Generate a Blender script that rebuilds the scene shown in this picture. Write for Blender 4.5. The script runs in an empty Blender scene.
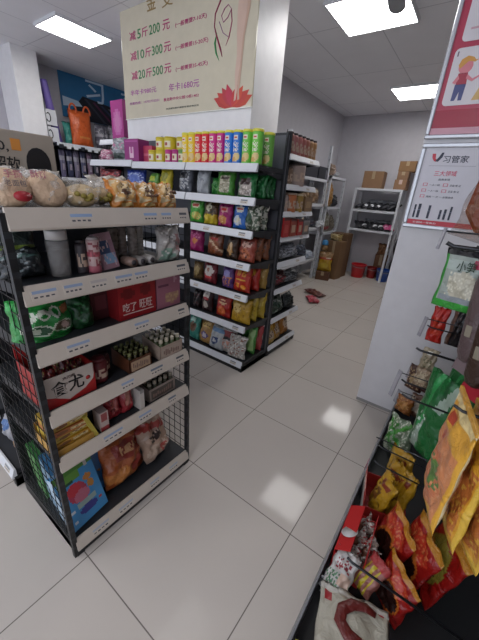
import bpy, bmesh, math, random
from mathutils import Vector, Matrix, Euler
random.seed(7)
SC = bpy.context.scene
COL = SC.collection
PI = math.pi
R = math.radians

# ------------------------------------------------------------------ materials
def lin(h):
    h = h.lstrip('#')
    out = []
    for i in (0, 2, 4):
        c = int(h[i:i+2], 16) / 255
        out.append(c / 12.92 if c <= .04045 else ((c + .055) / 1.055) ** 2.4)
    return (*out, 1.0)
_M = {}
def mat(col, rough=.5, metal=0.0, kind=''):
    key = (col, rough, metal, kind)
    if key in _M: return _M[key]
    m = bpy.data.materials.new('m_%s_%s' % (col.strip('#'), kind or 'plain'))
    m.use_nodes = True
    nt = m.node_tree; b = nt.nodes['Principled BSDF']
    b.inputs['Base Color'].default_value = lin(col)
    b.inputs['Roughness'].default_value = rough
    b.inputs['Metallic'].default_value = metal
    tc = nt.nodes.new('ShaderNodeTexCoord')
    if kind == 'film':
        n = nt.nodes.new('ShaderNodeTexNoise'); n.inputs['Scale'].default_value = 26; n.inputs['Detail'].default_value = 3
        n.inputs['Distortion'].default_value = .8
        bp = nt.nodes.new('ShaderNodeBump'); bp.inputs['Strength'].default_value = .55; bp.inputs['Distance'].default_value = .02
        nt.links.new(tc.outputs['Object'], n.inputs['Vector'])
        nt.links.new(n.outputs['Fac'], bp.inputs['Height']); nt.links.new(bp.outputs['Normal'], b.inputs['Normal'])
    elif kind == 'clear':
        b.inputs['Alpha'].default_value = .28
        n = nt.nodes.new('ShaderNodeTexNoise'); n.inputs['Scale'].default_value = 30; n.inputs['Distortion'].default_value = 1.2
        bp = nt.nodes.new('ShaderNodeBump'); bp.inputs['Strength'].default_value = .8; bp.inputs['Distance'].default_value = .03
        nt.links.new(tc.outputs['Object'], n.inputs['Vector'])
        nt.links.new(n.outputs['Fac'], bp.inputs['Height']); nt.links.new(bp.outputs['Normal'], b.inputs['Normal'])
    elif kind == 'emit':
        b.inputs['Emission Color'].default_value = (1, .985, .97, 1)
        b.inputs['Emission Strength'].default_value = metal
        b.inputs['Metallic'].default_value = 0
    else:
        n = nt.nodes.new('ShaderNodeTexNoise'); n.inputs['Scale'].default_value = 14; n.inputs['Detail'].default_value = 4
        hv = nt.nodes.new('ShaderNodeHueSaturation'); hv.inputs['Color'].default_value = lin(col)
        mr = nt.nodes.new('ShaderNodeMapRange'); mr.inputs['To Min'].default_value = .93; mr.inputs['To Max'].default_value = 1.07
        nt.links.new(tc.outputs['Object'], n.inputs['Vector']); nt.links.new(n.outputs['Fac'], mr.inputs['Value'])
        nt.links.new(mr.outputs['Result'], hv.inputs['Value']); nt.links.new(hv.outputs['Color'], b.inputs['Base Color'])
        if kind == 'food':
            bp = nt.nodes.new('ShaderNodeBump'); bp.inputs['Strength'].default_value = .6; bp.inputs['Distance'].default_value = .01
            n2 = nt.nodes.new('ShaderNodeTexNoise'); n2.inputs['Scale'].default_value = 60
            nt.links.new(tc.outputs['Object'], n2.inputs['Vector'])
            nt.links.new(n2.outputs['Fac'], bp.inputs['Height']); nt.links.new(bp.outputs['Normal'], b.inputs['Normal'])
    _M[key] = m
    return m
def film(c): return mat(c, .28, 0, 'film')
def card(c): return mat(c, .42)
def clear(c='#e8e8e4'): return mat(c, .12, 0, 'clear')
DARK = mat('#26282c', .45); BLACK = mat('#17181a', .5); STRIP = mat('#c6bbae', .4); STRIPW = mat('#d4d6da', .3)
WHITEM = mat('#c9ccd2', .4); WIRE = mat('#1a1b1d', .4, .6); STEEL = mat('#8b8d90', .3, .9); ROD = mat('#3a3b3e', .3, .8)

def wall_mat(col, rough=.6):
    m = mat(col, rough, 0, 'wall%s' % rough)
    nt = m.node_tree; b = nt.nodes['Principled BSDF']
    g = nt.nodes.new('ShaderNodeNewGeometry'); n = nt.nodes.new('ShaderNodeTexNoise'); n.inputs['Scale'].default_value = 140
    bp = nt.nodes.new('ShaderNodeBump'); bp.inputs['Strength'].default_value = .06; bp.inputs['Distance'].default_value = .004
    nt.links.new(g.outputs['Position'], n.inputs['Vector']); nt.links.new(n.outputs['Fac'], bp.inputs['Height'])
    nt.links.new(bp.outputs['Normal'], b.inputs['Normal'])
    return m
def tiled(name, c1, c2, joint, size, mortar, rough, shift=(0, 0), smudge=0, spec=.5):
    m = bpy.data.materials.new(name); m.use_nodes = True
    nt = m.node_tree; b = nt.nodes['Principled BSDF']; L = nt.links.new
    b.inputs['Specular IOR Level'].default_value = spec
    g = nt.nodes.new('ShaderNodeNewGeometry')
    mp = nt.nodes.new('ShaderNodeMapping'); mp.inputs['Location'].default_value = (shift[0], shift[1], 0)
    br = nt.nodes.new('ShaderNodeTexBrick'); br.offset = 0; br.squash = 1
    br.inputs['Color1'].default_value = lin(c1); br.inputs['Color2'].default_value = lin(c2); br.inputs['Mortar'].default_value = lin(joint)
    br.inputs['Scale'].default_value = 1; br.inputs['Mortar Size'].default_value = mortar; br.inputs['Mortar Smooth'].default_value = .3
    br.inputs['Brick Width'].default_value = size[0]; br.inputs['Row Height'].default_value = size[1]
    L(g.outputs['Position'], mp.inputs['Vector']); L(mp.outputs['Vector'], br.inputs['Vector'])
    n = nt.nodes.new('ShaderNodeTexNoise'); n.inputs['Scale'].default_value = 3; n.inputs['Detail'].default_value = 6
    L(g.outputs['Position'], n.inputs['Vector'])
    mr = nt.nodes.new('ShaderNodeMapRange'); mr.inputs['To Min'].default_value = .94; mr.inputs['To Max'].default_value = 1.05
    L(n.outputs['Fac'], mr.inputs['Value'])
    hv = nt.nodes.new('ShaderNodeHueSaturation'); L(br.outputs['Color'], hv.inputs['Color']); L(mr.outputs['Result'], hv.inputs['Value'])
    L(hv.outputs['Color'], b.inputs['Base Color'])
    mr2 = nt.nodes.new('ShaderNodeMapRange'); mr2.inputs['To Min'].default_value = rough; mr2.inputs['To Max'].default_value = rough + smudge
    L(n.outputs['Fac'], mr2.inputs['Value']); L(mr2.outputs['Result'], b.inputs['Roughness'])
    return m

# ------------------------------------------------------------------ mesh builder
class MB:
    def __init__(s): s.v = []; s.f = []; s.mi = []; s.cur = 0; s.sm = []
    def add(s, vs, fs, mi=None, smooth=False):
        o = len(s.v); s.v += [tuple(v) for v in vs]
        for k, f in enumerate(fs):
            s.f.append([i + o for i in f]); s.mi.append(s.cur if mi is None else (mi[k] if isinstance(mi, list) else mi)); s.sm.append(smooth)
        return s
    def box(s, x0, x1, y0, y1, z0, z1, M=None, mi=None):
        vs = [Vector((x, y, z)) for z in (z0, z1) for y in (y0, y1) for x in (x0, x1)]
        if M is not None: vs = [M @ v for v in vs]
        return s.add(vs, [(0, 2, 3, 1), (4, 5, 7, 6), (0, 1, 5, 4), (2, 6, 7, 3), (0, 4, 6, 2), (1, 3, 7, 5)], mi)
    def tube(s, pts, r, n=8, mi=None, cap=True):
        pts = [Vector(p) for p in pts]; rs = r if isinstance(r, (list, tuple)) else [r] * len(pts)
        vs = []; fs = []
        for i, p in enumerate(pts):
            t = (pts[min(i + 1, len(pts) - 1)] - pts[max(i - 1, 0)]).normalized()
            a = t.orthogonal().normalized() if i == 0 else (pa - t * pa.dot(t)).normalized()
            pa = a; b = t.cross(a)
            for k in range(n):
                th = 2 * PI * k / n; vs.append(p + (a * math.cos(th) + b * math.sin(th)) * rs[i])
        for i in range(len(pts) - 1):
            for k in range(n): fs.append((i * n + k, i * n + (k + 1) % n, (i + 1) * n + (k + 1) % n, (i + 1) * n + k))
        if cap: fs.append(tuple(range(n))[::-1]); fs.append(tuple(range((len(pts) - 1) * n, len(pts) * n)))
        return s.add(vs, fs, mi, True)
    def lathe(s, prof, n=20, c=(0, 0, 0), mi=None, sx=1, sy=1, paint=None):
        vs = []; fs = []; ms = []
        for (r, z) in prof:
            for k in range(n):
                a = 2 * PI * k / n - PI / 2; vs.append((c[0] + r * math.cos(a) * sx, c[1] + r * math.sin(a) * sy, c[2] + z))
        for i in range(len(prof) - 1):
            for k in range(n):
                fs.append((i * n + k, i * n + (k + 1) % n, (i + 1) * n + (k + 1) % n, (i + 1) * n + k))
                ms.append(paint(((k + .5) / n + .5) % 1, (prof[i][1] + prof[i + 1][1]) / 2) if paint else (s.cur if mi is None else mi))
        fs.append(tuple(range(n))[::-1]); ms.append(0 if paint else (s.cur if mi is None else mi))
        fs.append(tuple(range((len(prof) - 1) * n, len(prof) * n))); ms.append(0 if paint else (s.cur if mi is None else mi))
        return s.add(vs, fs, ms, True)
    def prism(s, poly, y0, y1, mi=None, plane='xz'):
        n = len(poly)
        f = (lambda p, d: (p[0], d, p[1])) if plane == 'xz' else ((lambda p, d: (d, p[0], p[1])) if plane == 'yz' else (lambda p, d: (p[0], p[1], d)))
        vs = [f(p, y0) for p in poly] + [f(p, y1) for p in poly]
        fs = [tuple(range(n)), tuple(range(n, 2 * n))[::-1]] + [(i, i + n, (i + 1) % n + n, (i + 1) % n) for i in range(n)]
        return s.add(vs, fs, mi)
    def build(s, name, mats, parent=None, loc=None, rot=None, world=True, bevel=0):
        me = bpy.data.meshes.new(name)
        off = Vector((0, 0, 0))
        vs = s.v
        me.from_pydata([tuple(v) for v in vs], [], s.f)
        for m in (mats if isinstance(mats, (list, tuple)) else [mats]): me.materials.append(m)
        for p, i, q in zip(me.polygons, s.mi, s.sm): p.material_index = i; p.use_smooth = q
        bm = bmesh.new(); bm.from_mesh(me); bmesh.ops.recalc_face_normals(bm, faces=bm.faces[:])
        bm.to_mesh(me); bm.free()
        o = bpy.data.objects.new(name, me); COL.objects.link(o)
        if parent: o.parent = parent
        if loc is not None: o.location = loc
        if rot is not None: o.rotation_euler = rot
        if bevel:
            md = o.modifiers.new('b', 'BEVEL'); md.width = bevel; md.segments = 2; md.limit_method = 'ANGLE'
        return o
def tag(o, label, cat, group=None, kind=None):
    o['label'] = label; o['category'] = cat
    if group: o['group'] = group
    if kind: o['kind'] = kind
    return o
def thing(name, label, cat, loc=(0, 0, 0), rz=0, group=None, rx=0, ry=0):
    o = bpy.data.objects.new(name, None); COL.objects.link(o); o.empty_display_size = .05
    o.location = loc; o.rotation_euler = (rx, ry, rz)
    return tag(o, label, cat, group)
def struct(name, mb, m, bevel=0):
    o = mb.build(name, m, bevel=bevel); o['kind'] = 'structure'; return o

# ------------------------------------------------------------------ printed goods
class Pal:
    """collects the colours of one package"""
    def __init__(s, mk): s.c = []; s.mk = mk
    def i(s, c):
        if c not in s.c: s.c.append(c)
        return s.c.index(c)
    def mats(s): return [s.mk(c) for c in s.c]
def painter(pal, base, layers, seed):
    rnd = random.Random(seed)
    ib = pal.i(base); L = []
    for l in layers: L.append((l[0], l[1:-1], pal.i(l[-1])))
    cache = {}
    def f(u, v):
        r = ib
        for k, a, c in L:
            if k == 'band' and a[0] <= v <= a[1]: r = c
            elif k == 'col' and a[0] <= u <= a[1]: r = c
            elif k == 'rect' and a[0] <= u <= a[1] and a[2] <= v <= a[3]: r = c
            elif k == 'ell' and ((u - a[0]) / a[2]) ** 2 + ((v - a[1]) / a[3]) ** 2 <= 1: r = c
            elif k == 'diag' and a[0] <= v + a[2] * (u - .5) <= a[1]: r = c
            elif k == 'spk' and a[0] <= u <= a[1] and a[2] <= v <= a[3]:
                q = (k, round(u * 60), round(v * 60), c)
                if q not in cache: cache[q] = rnd.random()
                if cache[q] < a[4]: r = c
        return r
    return f
def bag_mb(w, h, t, base, layers, mk=film, nu=14, nv=18, seed=0, wr=.004, bottom=.35, crimp=True, jag=0):
    """a filled pouch standing on its lower edge: front towards -Y, sealed edges, wrinkles"""
    rnd = random.Random(seed); pal = Pal(mk); pf = painter(pal, base, layers, seed)
    ph = [rnd.uniform(0, 6.28) for _ in range(8)]
    mb = MB(); idx = {}; vs = []
    def pt(i, j, s):
        u = i / nu; v = j / nv
        pu = max(0, 1 - abs(2 * u - 1) ** 2.6) ** .7
        vv = v ** (1 - bottom * .6)
        pv = max(0, math.sin(PI * min(1, max(0, vv)))) ** .55
        if v == 0: pv = bottom
        if crimp and v > .94: pv *= .12
        y = s * t / 2 * pu * pv
        wn = wr * (math.sin(9 * u + ph[0] + 5 * v) * math.cos(7 * v + ph[1]) + .7 * math.sin(17 * u - 11 * v + ph[2 + (s > 0)]) + .5 * math.sin(23 * v + 13 * u + ph[4]))
        y += wn * (pu * .9 + .25) * (.3 if v == 0 else 1)
        x = (u - .5) * w * (1 - .07 * math.sin(PI * v)) + wr * .6 * math.sin(15 * v + ph[5]) * (1 if u in (0, 1) else .3)
        z = v * h
        if v == 1: z += wr * .5 * math.sin(20 * u + ph[6]) + (jag * math.sin(u * 40) if jag else 0)
        return (x, y, z)
    for s in (-1, 1):
        for j in range(nv + 1):
            for i in range(nu + 1):
                edge = i in (0, nu) or j == nv
                k = (i, j, 0 if edge else s)
                if k not in idx: idx[k] = len(vs); vs.append(pt(i, j, s))
    def K(i, j, s): return idx[(i, j, 0 if (i in (0, nu) or j == nv) else s)]
    fs = []; ms = []
    for s in (-1, 1):
        for j in range(nv):
            for i in range(nu):
                fs.append((K(i, j, s), K(i + 1, j, s), K(i + 1, j + 1, s), K(i, j + 1, s)))
                ms.append(pf((i + .5) / nu if s < 0 else 1 - (i + .5) / nu, (j + .5) / nv))
    fs.append(tuple(K(i, 0, -1) for i in range(nu + 1)) + tuple(K(i, 0, 1) for i in range(nu - 1, 0, -1))); ms.append(pal.i(base))
    mb.add(vs, fs, ms, True)
    return mb, pal.mats()
_seed = [100]
def bag(name, label, cat, loc, w, h, t, base, layers=(), rz=0, lean=0, roll=0, group=None, mk=film, parent=None, **kw):
    _seed[0] += 1
    mb, ms = bag_mb(w, h, t, base, list(layers), mk=mk, seed=_seed[0], **kw)
    loc = (loc[0], loc[1], loc[2] + (0 if parent else .0025) + (t / 2 * kw.get('bottom', .35) + 1.2 * kw.get('wr', .004) * .4) * abs(math.sin(lean)) + w / 2 * abs(math.sin(roll)))
    o = mb.build(name, ms, parent, loc=loc, rot=(lean, roll, rz))
    if label: tag(o, label, cat, group)
    return o
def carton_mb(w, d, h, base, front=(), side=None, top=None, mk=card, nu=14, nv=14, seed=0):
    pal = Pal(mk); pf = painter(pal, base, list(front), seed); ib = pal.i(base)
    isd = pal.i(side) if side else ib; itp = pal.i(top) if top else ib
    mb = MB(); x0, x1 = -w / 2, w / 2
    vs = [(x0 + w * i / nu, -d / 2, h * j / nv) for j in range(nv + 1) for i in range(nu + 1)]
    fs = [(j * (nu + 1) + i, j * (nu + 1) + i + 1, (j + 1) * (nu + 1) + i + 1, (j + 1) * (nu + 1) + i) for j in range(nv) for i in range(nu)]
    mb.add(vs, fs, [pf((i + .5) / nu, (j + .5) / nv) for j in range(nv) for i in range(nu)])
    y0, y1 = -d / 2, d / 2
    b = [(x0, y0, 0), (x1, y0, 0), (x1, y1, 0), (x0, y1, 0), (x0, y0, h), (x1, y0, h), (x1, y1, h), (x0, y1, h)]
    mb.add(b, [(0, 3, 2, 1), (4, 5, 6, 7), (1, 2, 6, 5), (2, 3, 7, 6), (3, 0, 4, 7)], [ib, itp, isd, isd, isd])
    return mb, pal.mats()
def carton(name, label, *a, **kw):
    a = list(a)
    if a[0] is None or isinstance(a[0], str): return _carton(name, label, *a, **kw)
    return _carton(name, label, 'box', *a, **kw)
def _carton(name, label, cat, loc, w, d, h, base, front=(), rz=0, lean=0, roll=0, group=None, parent=None, flap=True, **kw):
    _seed[0] += 1
    mb, ms = carton_mb(w, d, h, base, front, seed=_seed[0], **kw)
    o = mb.build(name, ms, parent, loc=loc, rot=(lean, roll, rz))
    if label: tag(o, label, cat, group)
    return o
def letters(name, body, size, m, parent, loc, rot, width=None, ax='LEFT', depth=.0006):
    # one line of characters turned into a mesh
    c = bpy.data.curves.new('txt', 'FONT'); c.body = body; c.size = size; c.extrude = depth; c.align_x = ax; c.resolution_u = 2; c.offset = .009 * size
    o = bpy.data.objects.new('txt', c); COL.objects.link(o)
    bpy.context.view_layer.update()
    dg = bpy.context.evaluated_depsgraph_get()
    me = bpy.data.meshes.new_from_object(o.evaluated_get(dg)); bpy.data.objects.remove(o)
    if width and me.vertices:
        xs = [v.co.x for v in me.vertices]; k = width / (max(xs) - min(xs))
        for v in me.vertices: v.co.x *= k
    me.materials.clear(); me.materials.append(m)
    q = bpy.data.objects.new(name, me); COL.objects.link(q); q.parent = parent; q.location = loc; q.rotation_euler = rot
    return q
def rows(name, body, wd, hgt, m, parent, loc, rot):
    """one line of lettering scaled to a width and a cap height"""
    q = letters(name, body, 1, m, parent, loc, rot)
    xs = [v.co.x for v in q.data.vertices]; ys = [v.co.y for v in q.data.vertices]
    x0 = min(xs); y0 = min(ys); kx = wd / (max(xs) - x0); ky = hgt / (max(ys) - y0)
    for v in q.data.vertices: v.co.x = (v.co.x - x0) * kx; v.co.y = (v.co.y - y0) * ky; v.co.z *= 1
    return q
FRONT = (PI / 2, 0, 0)          # lettering that faces -Y
FACEX = (PI / 2, 0, PI / 2)     # lettering that faces +X

# ------------------------------------------------------------------ room
FLOOR = tiled('floor_tile', '#bfb7af', '#bbb3ab', '#6f6863', (.6, .6), .0024, .045, smudge=.07, spec=.13)
CEIL = tiled('ceiling_board', '#ececf0', '#e9e9ed', '#c2c2c8', (.6, 1.2), .005, .55, shift=(.28, .0))
PAINT = wall_mat('#bcbac0'); PAINTW = wall_mat('#d2d0d2', .45); PILLAR = wall_mat('#eeecec', .45)
struct('floor', MB().box(-4.6, 2.5, -3.2, 5.7, -.06, 0), FLOOR)
struct('ceiling', MB().box(-4.6, 2.5, -3.2, 5.7, 2.8, 2.86), CEIL)
struct('wall_left', MB().box(-4.6, -4.5, -3.2, 4.1, 0, 2.8), PAINT)
struct('wall_back', MB().box(-1.75, 2.5, 5.6, 5.7, 0, 2.8), PAINT)
struct('wall_rear_left', MB().box(-4.5, -1.75, 4.0, 4.1, 0, 2.8), PAINT)
struct('wall_inner', MB().box(-1.75, -1.65, 1.7, 5.6, 0, 2.8), PAINT)
struct('wall_right', MB().box(.515, 2.5, 1.227, 1.42, 0, 2.8), PAINTW, bevel=.004)
struct('wall_far_right', MB().box(2.4, 2.5, -3.2, 1.227, 0, 2.8), PAINT)
struct('wall_storeroom_right', MB().box(2.4, 2.5, 1.42, 5.6, 0, 2.8), PAINT)
struct('wall_pillar', MB().box(-2.235, -.708, 1.3, 1.695, 0, 2.8), PILLAR, bevel=.004)
struct('wall_column', MB().box(-4.5, -4.05, 1.06, 1.345, 0, 2.8), PILLAR, bevel=.004)
mb = MB().box(.515, 1.2, 1.2235, 1.2275, 0, .02)
struct('baseboard_right', mb, mat('#8d8a88', .6))

# ------------------------------------------------------------------ ceiling lights, fan
def panel(x0, x1, y0, y1, label, strength):
    t = thing('ceiling_light', label, 'ceiling light', ((x0 + x1) / 2, (y0 + y1) / 2, 2.8), group='square ceiling light panels')
    w, d = (x1 - x0) / 2, (y1 - y0) / 2; e = .014
    f = MB()
    for a in ((-w, w, -d, -d + e), (-w, w, d - e, d), (-w, -w + e, -d + e, d - e), (w - e, w, -d + e, d - e)): f.box(*a, -.028, -.0005)
    f.build('frame', mat('#d8d9dc', .35), t)
    MB().box(-w + e, w - e, -d + e, d - e, -.022, -.004).build('diffuser', mat('#ffffff', .5, strength, 'emit'), t)
LS = 7.5
panel(-.565, .035, 1.96, 2.555, 'bright square ceiling light behind the ceiling fan blade, beyond the price board pillar', LS)
panel(-.55, .05, 4.19, 4.79, 'ceiling light over the storeroom, smaller looking one near the shelf with cartons', LS)
panel(-3.23, -2.77, .98, 1.57, 'ceiling light in front of the blue wall banner', LS)
panel(-.75, -.15, -.05, .55, 'ceiling light over the aisle between the shelf rack and the hook rack', LS * .2)
panel(-2.3, -1.7, -1.6, -1.0, 'ceiling light over the floor in front of the bread rack', LS * .35)
for x_, l_ in ((-3.4, 'added unseen ceiling light farthest from the hook rack, near the shop front'), (-1.1, 'added unseen ceiling light, the middle one near the shop front'), (.9, 'added unseen ceiling light near the shop front, in line with the hook rack')): panel(x_ - .3, x_ + .3, -2.5, -1.9, l_, LS)  # unseen panels added to brighten the faces turned towards the shop front

t = thing('ceiling_fan', 'grey ceiling fan with its blade tip under the bright square light', 'ceiling fan', (.19, 1.13, 2.8))
MB().lathe([(.01, -.001), (.06, -.001), (.055, -.04), (.015, -.05), (.012, -.24), (.09, -.25), (.1, -.33), (.05, -.36), (.01, -.362)], 24).build('motor', mat('#a9abae', .4), t)
for a in (99.5, 219.5, 339.5):
    b = MB(); n = 10; vs = []; L = .57
    prof = [(.09, .03), (.14, .035), (.2, .048), (.45, .05), (.52, .046), (.555, .03), (.57, .008)]
    vs = [(x, -y, z) for z in (-.30, -.292) for x, y in prof] + [(x, y, z) for z in (-.30, -.292) for x, y in prof]
    k = len(prof); fs = []
    for i in range(k - 1):
        fs += [(i, i + 1, 2 * k + i + 1, 2 * k + i), (k + i, 3 * k + i, 3 * k + i + 1, k + i + 1), (i, k + i, k + i + 1, i + 1), (2 * k + i, 2 * k + i + 1, 3 * k + i + 1, 3 * k + i)]
    fs += [(k - 1, 2 * k - 1, 4 * k - 1, 3 * k - 1), (0, 2 * k, 3 * k, k)]
    b.add(vs, fs); b.build('blade', mat('#9a9c9f', .4), t, rot=(0, 0, R(a)))

# ------------------------------------------------------------------ gondola shelves
def gondola(name, label, loc, rz, W, D, levels, H, strip, group, left='open', right='open', lip=.045, tags=(), back=True, holes=True, depth=None, backmat=None):
    """front edge at local y=0, back at y=D, width along x"""
    t = thing(name, label, 'shelf rack', loc, rz, group)
    w = W / 2
    b = MB().box(-w, w, .0, D, .0, .045, mi=0)
    b.box(-w, -w + .03, -.004, D, 0, .06); b.box(w - .03, w, -.004, D, 0, .06)
    b.build('base', BLACK, t)
    if back: MB().box(-w, w, D - .014, D - .002, .05, H - .02).build('back_panel', backmat or DARK, t)
    for sx in (-1, 1):
        p = MB().box(sx * w - .006 - sx * .008, sx * w + .006 - sx * .008, D - .03, D + .006, 0, H)
        if holes:
            p.cur = 1
            for k in range(int(H / .05)): p.box(sx * w - .003 - sx * .008, sx * w + .003 - sx * .008, D - .0305, D - .0295, .04 + k * .05, .062 + k * .05)
        p.build('upright', [DARK, BLACK], t)
    for side, kind in ((-1, left), (1, right)):
        x = side * w
        if kind == 'wire':
            f = MB().box(x - .009, x + .009, -.002, .016, 0, levels[0] - .005)
            for k in range(int(H / .05) - 1): f.box(x - .0095, x + .0095, -.0025, .006, .05 + k * .05, .066 + k * .05, mi=1)
            f.build('front_post', [BLACK, DARK], t)
            m = MB(); nz = 25; ny = 10
            for k in range(nz + 1): z = .09 + (levels[0] - .14) * k / nz; m.box(x - .0011, x + .0011, .016, D - .02, z - .0011, z + .0011)
            for k in range(ny + 1): y = .012 + (D - .035) * k / ny; m.box(x - .0011, x + .0011, y - .0011, y + .0011, .07, levels[0] - .04)
            m.build('wire_side_panel', WIRE, t)
        elif kind == 'panel':
            m = MB().box(x - .012, x + .012, .0, D - .031, 0, H)
            for k in range(int(H / .035)): m.box(x - .0125, x + .0125, .018, .030, .03 + k * .035, .046 + k * .035, mi=1)
            m.build('side_panel', [DARK, BLACK], t)
    for k, z in enumerate(levels):
        d = D if depth is None else depth
        low = z < .12
        s = MB().box(-w + .004, w - .004, .012, D - .016, z - .028, z)
        s.box(-w + .004, w - .004, .010, .016, z - lip * .9, z)
        if not low:
            for sx in (-1, 1): s.prism([(.02, z - .028), (D - .03, z - .028), (D - .03, z - .075), (D - .08, z - .07)], sx * w - sx * .012, sx * w - sx * .015, plane='yz')
        sh = s.build('shelf', DARK, t)
        q = MB().prism([(.0095, z + .006), (.002, z + .008), (-.014, z - lip + .006), (-.012, z - lip), (.0095, z - lip + .002)], -w + .004, w - .004, plane='yz')
        ps = q.build('price_strip', strip, sh)
        ang = math.atan2(.016, lip)
        for (lv, u, tw, col) in tags:
            if lv != k: continue
            tg = MB().box(-tw / 2, tw / 2, -.0008, .0008, -lip * .30, lip * .30)
            cols = [mat('#c9bfb2', .4), mat(col, .4), mat('#4c4a50', .5)]
            tg.box(-tw * .45, tw * .45, -.0012, -.0007, lip * .08, lip * .26, mi=1)
            rr = random.Random(int(u * 100) + lv)
            for e in range(4): 
                a = -tw * .42 + e * tw * .21; tg.box(a, a + tw * .13, -.0012, -.0007, -lip * .2 + rr.random() * .002, -lip * .08, mi=2)
            tg.build('price_tag', cols, sh, loc=(u, -.0075, z - lip / 2 + .003), rot=(-ang, 0, 0))
    return t
NEARZ = [1.315, 1.118, .928, .703, .508, .082]
gondola('gondola_shelf', 'dark shelf rack with wire mesh sides and bread bags on top', (-.032, -.320, 0), PI / 2, .612, .47, NEARZ, 1.318, STRIP, None, 'wire', 'wire', .047,
        tags=[(0, -.12, .07, '#8fa6c6'), (0, .12, .06, '#8fa6c6'), (0, .19, .05, '#8fa6c6'), (0, .27, .04, '#55575c'), (1, -.25, .07, '#93a3bd'), (1, -.17, .06, '#93a3bd'), (1, -.09, .06, '#b5aca8'), (1, 0, .07, '#93a3bd'), (1, .07, .06, '#93a3bd'), (1, .26, .05, '#55575c'),
              (2, -.18, .08, '#93a3bd'), (2, .06, .07, '#93a3bd'), (2, .26, .04, '#55575c'), (3, -.02, .06, '#93a3bd'), (3, .12, .07, '#6d7785'), (3, .25, .05, '#55575c'), (4, -.1, .09, '#93a3bd'), (4, .05, .07, '#93a3bd'), (4, .2, .05, '#6d7785'),
              (5, -.2, .08, '#a9b1bd'), (5, -.08, .08, '#a9b1bd'), (5, .08, .06, '#a9b1bd'), (5, .2, .06, '#a9b1bd')])
# back upright row of the rack shows as a light edge
CHZ = [1.56, 1.352, 1.135, .905, .665, .405, .085]
gtags = [(k, .24, .06, '#6d7785') for k in range(1, 7)] + [(2, -.1, .06, '#b9bcc2'), (4, -.2, .05, '#b9bcc2')]
gondola('gondola_shelf', 'shelf bay of upright crisp tubes and crisp bags below the price board', (-.676, .917, 0), 0, .655, .37, CHZ, 1.80, STRIPW, 'bays of the snack shelf below the price board', tags=gtags, backmat=mat('#5c5d63', .5))
gondola('gondola_shelf', 'snack shelf bay holding the stacked yellow cans, between tubes and purple boxes', (-1.334, .917, 0), 0, .655, .37, CHZ, 1.80, STRIPW, 'bays of the snack shelf below the price board', backmat=mat('#5c5d63', .5))
gondola('gondola_shelf', 'snack shelf bay of purple boxes, farthest one from the crisp tubes', (-1.995, .917, 0), 0, .66, .37, [z + .012 for z in CHZ], 1.80, STRIPW, 'bays of the snack shelf below the price board', backmat=mat('#5c5d63', .5))
ENDZ = [1.665, 1.462, 1.265, 1.075, .865, .63, .36, .085]
gondola('gondola_shelf', 'end shelf rack with brown bottles on top, facing the storeroom passage', (-.345, 1.57, 0), PI / 2, .53, .34, ENDZ, 1.80, STRIPW, None, 'panel', 'open', .035, tags=[(k, .1, .06, '#b9bcc2') for k in range(8)])
gondola('gondola_shelf', 'shelf rack joined behind the bread rack, only its lowest shelf showing', (-1.0, -.645, 0), 0, .9, .40, [1.2, .85, .45, .095], 1.30, STRIPW, None, tags=[(3, .38, .06, '#6d7785')])

# ------------------------------------------------------------------ price board on the pillar
t = thing('price_board', 'cream price board with magenta and green lettering and a red lotus on the white pillar', 'sign', (-1.465, 1.3, 1.978))
MB().box(-.765, .765, -.014, -.0005, 0, .822).build('panel', mat('#d2c9b2', .12), t, bevel=.003)
MB().box(-.768, .768, -.016, -.0005, -.006, .0).build('edge_trim', mat('#e8e8e0', .15), t)
MAG = mat('#b0286a', .4); GRN = mat('#2c7a44', .4); GOLD = mat('#8f7440', .4); GRY = mat('#4a5046', .5); LILAC = mat('#a8559a', .4)
def sg(body, x, z, w, h, m): rows('lettering', body, w, h, m, t, (x + 1.465, -.0148, z - 1.978), FRONT)
sg('金', -1.85, 2.728, .12, .11, GOLD); sg('艾', -1.66, 2.715, .13, .08, GOLD)
for k, (n, p) in enumerate((('5', '200'), ('10', '300'), ('20', '500'))):
    z = 2.572 - .145 * k; x = -2.104
    n2 = len(n)
    wid = [.10, .052 * n2, .09, .15, .095]
    for s, w_, m in zip(('减', n, '斤', p, '元'), wid, (MAG, GRN, MAG, GRN, MAG)):
        sg(s, x, z, w_ * .92, .066, m); x += w_ * (1.14 if n2 == 1 else 1.03)
for z, b in ((2.563, '(一般需要7-10天)'), (2.418, '(一般需要15-20天)'), (2.276, '(一般需要35-45天)')):
    sg(b, -1.505, z, .36 if '10天' not in b else .34, .036, MAG)
sg('半年卡980元', -2.134, 2.162, .375, .045, LILAC); sg('年卡1680元', -1.592, 2.15, .36, .055, LILAC)
sg('客服热线：15752733251', -2.155, 2.09, .43, .022, LILAC); sg('曼克斯中央公馆10栋1402', -1.665, 2.082, .43, .025, MAG)
sg('本店拥有最终解释权请咨询店员', -1.634, 2.018, .40, .013, GRY)
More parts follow.
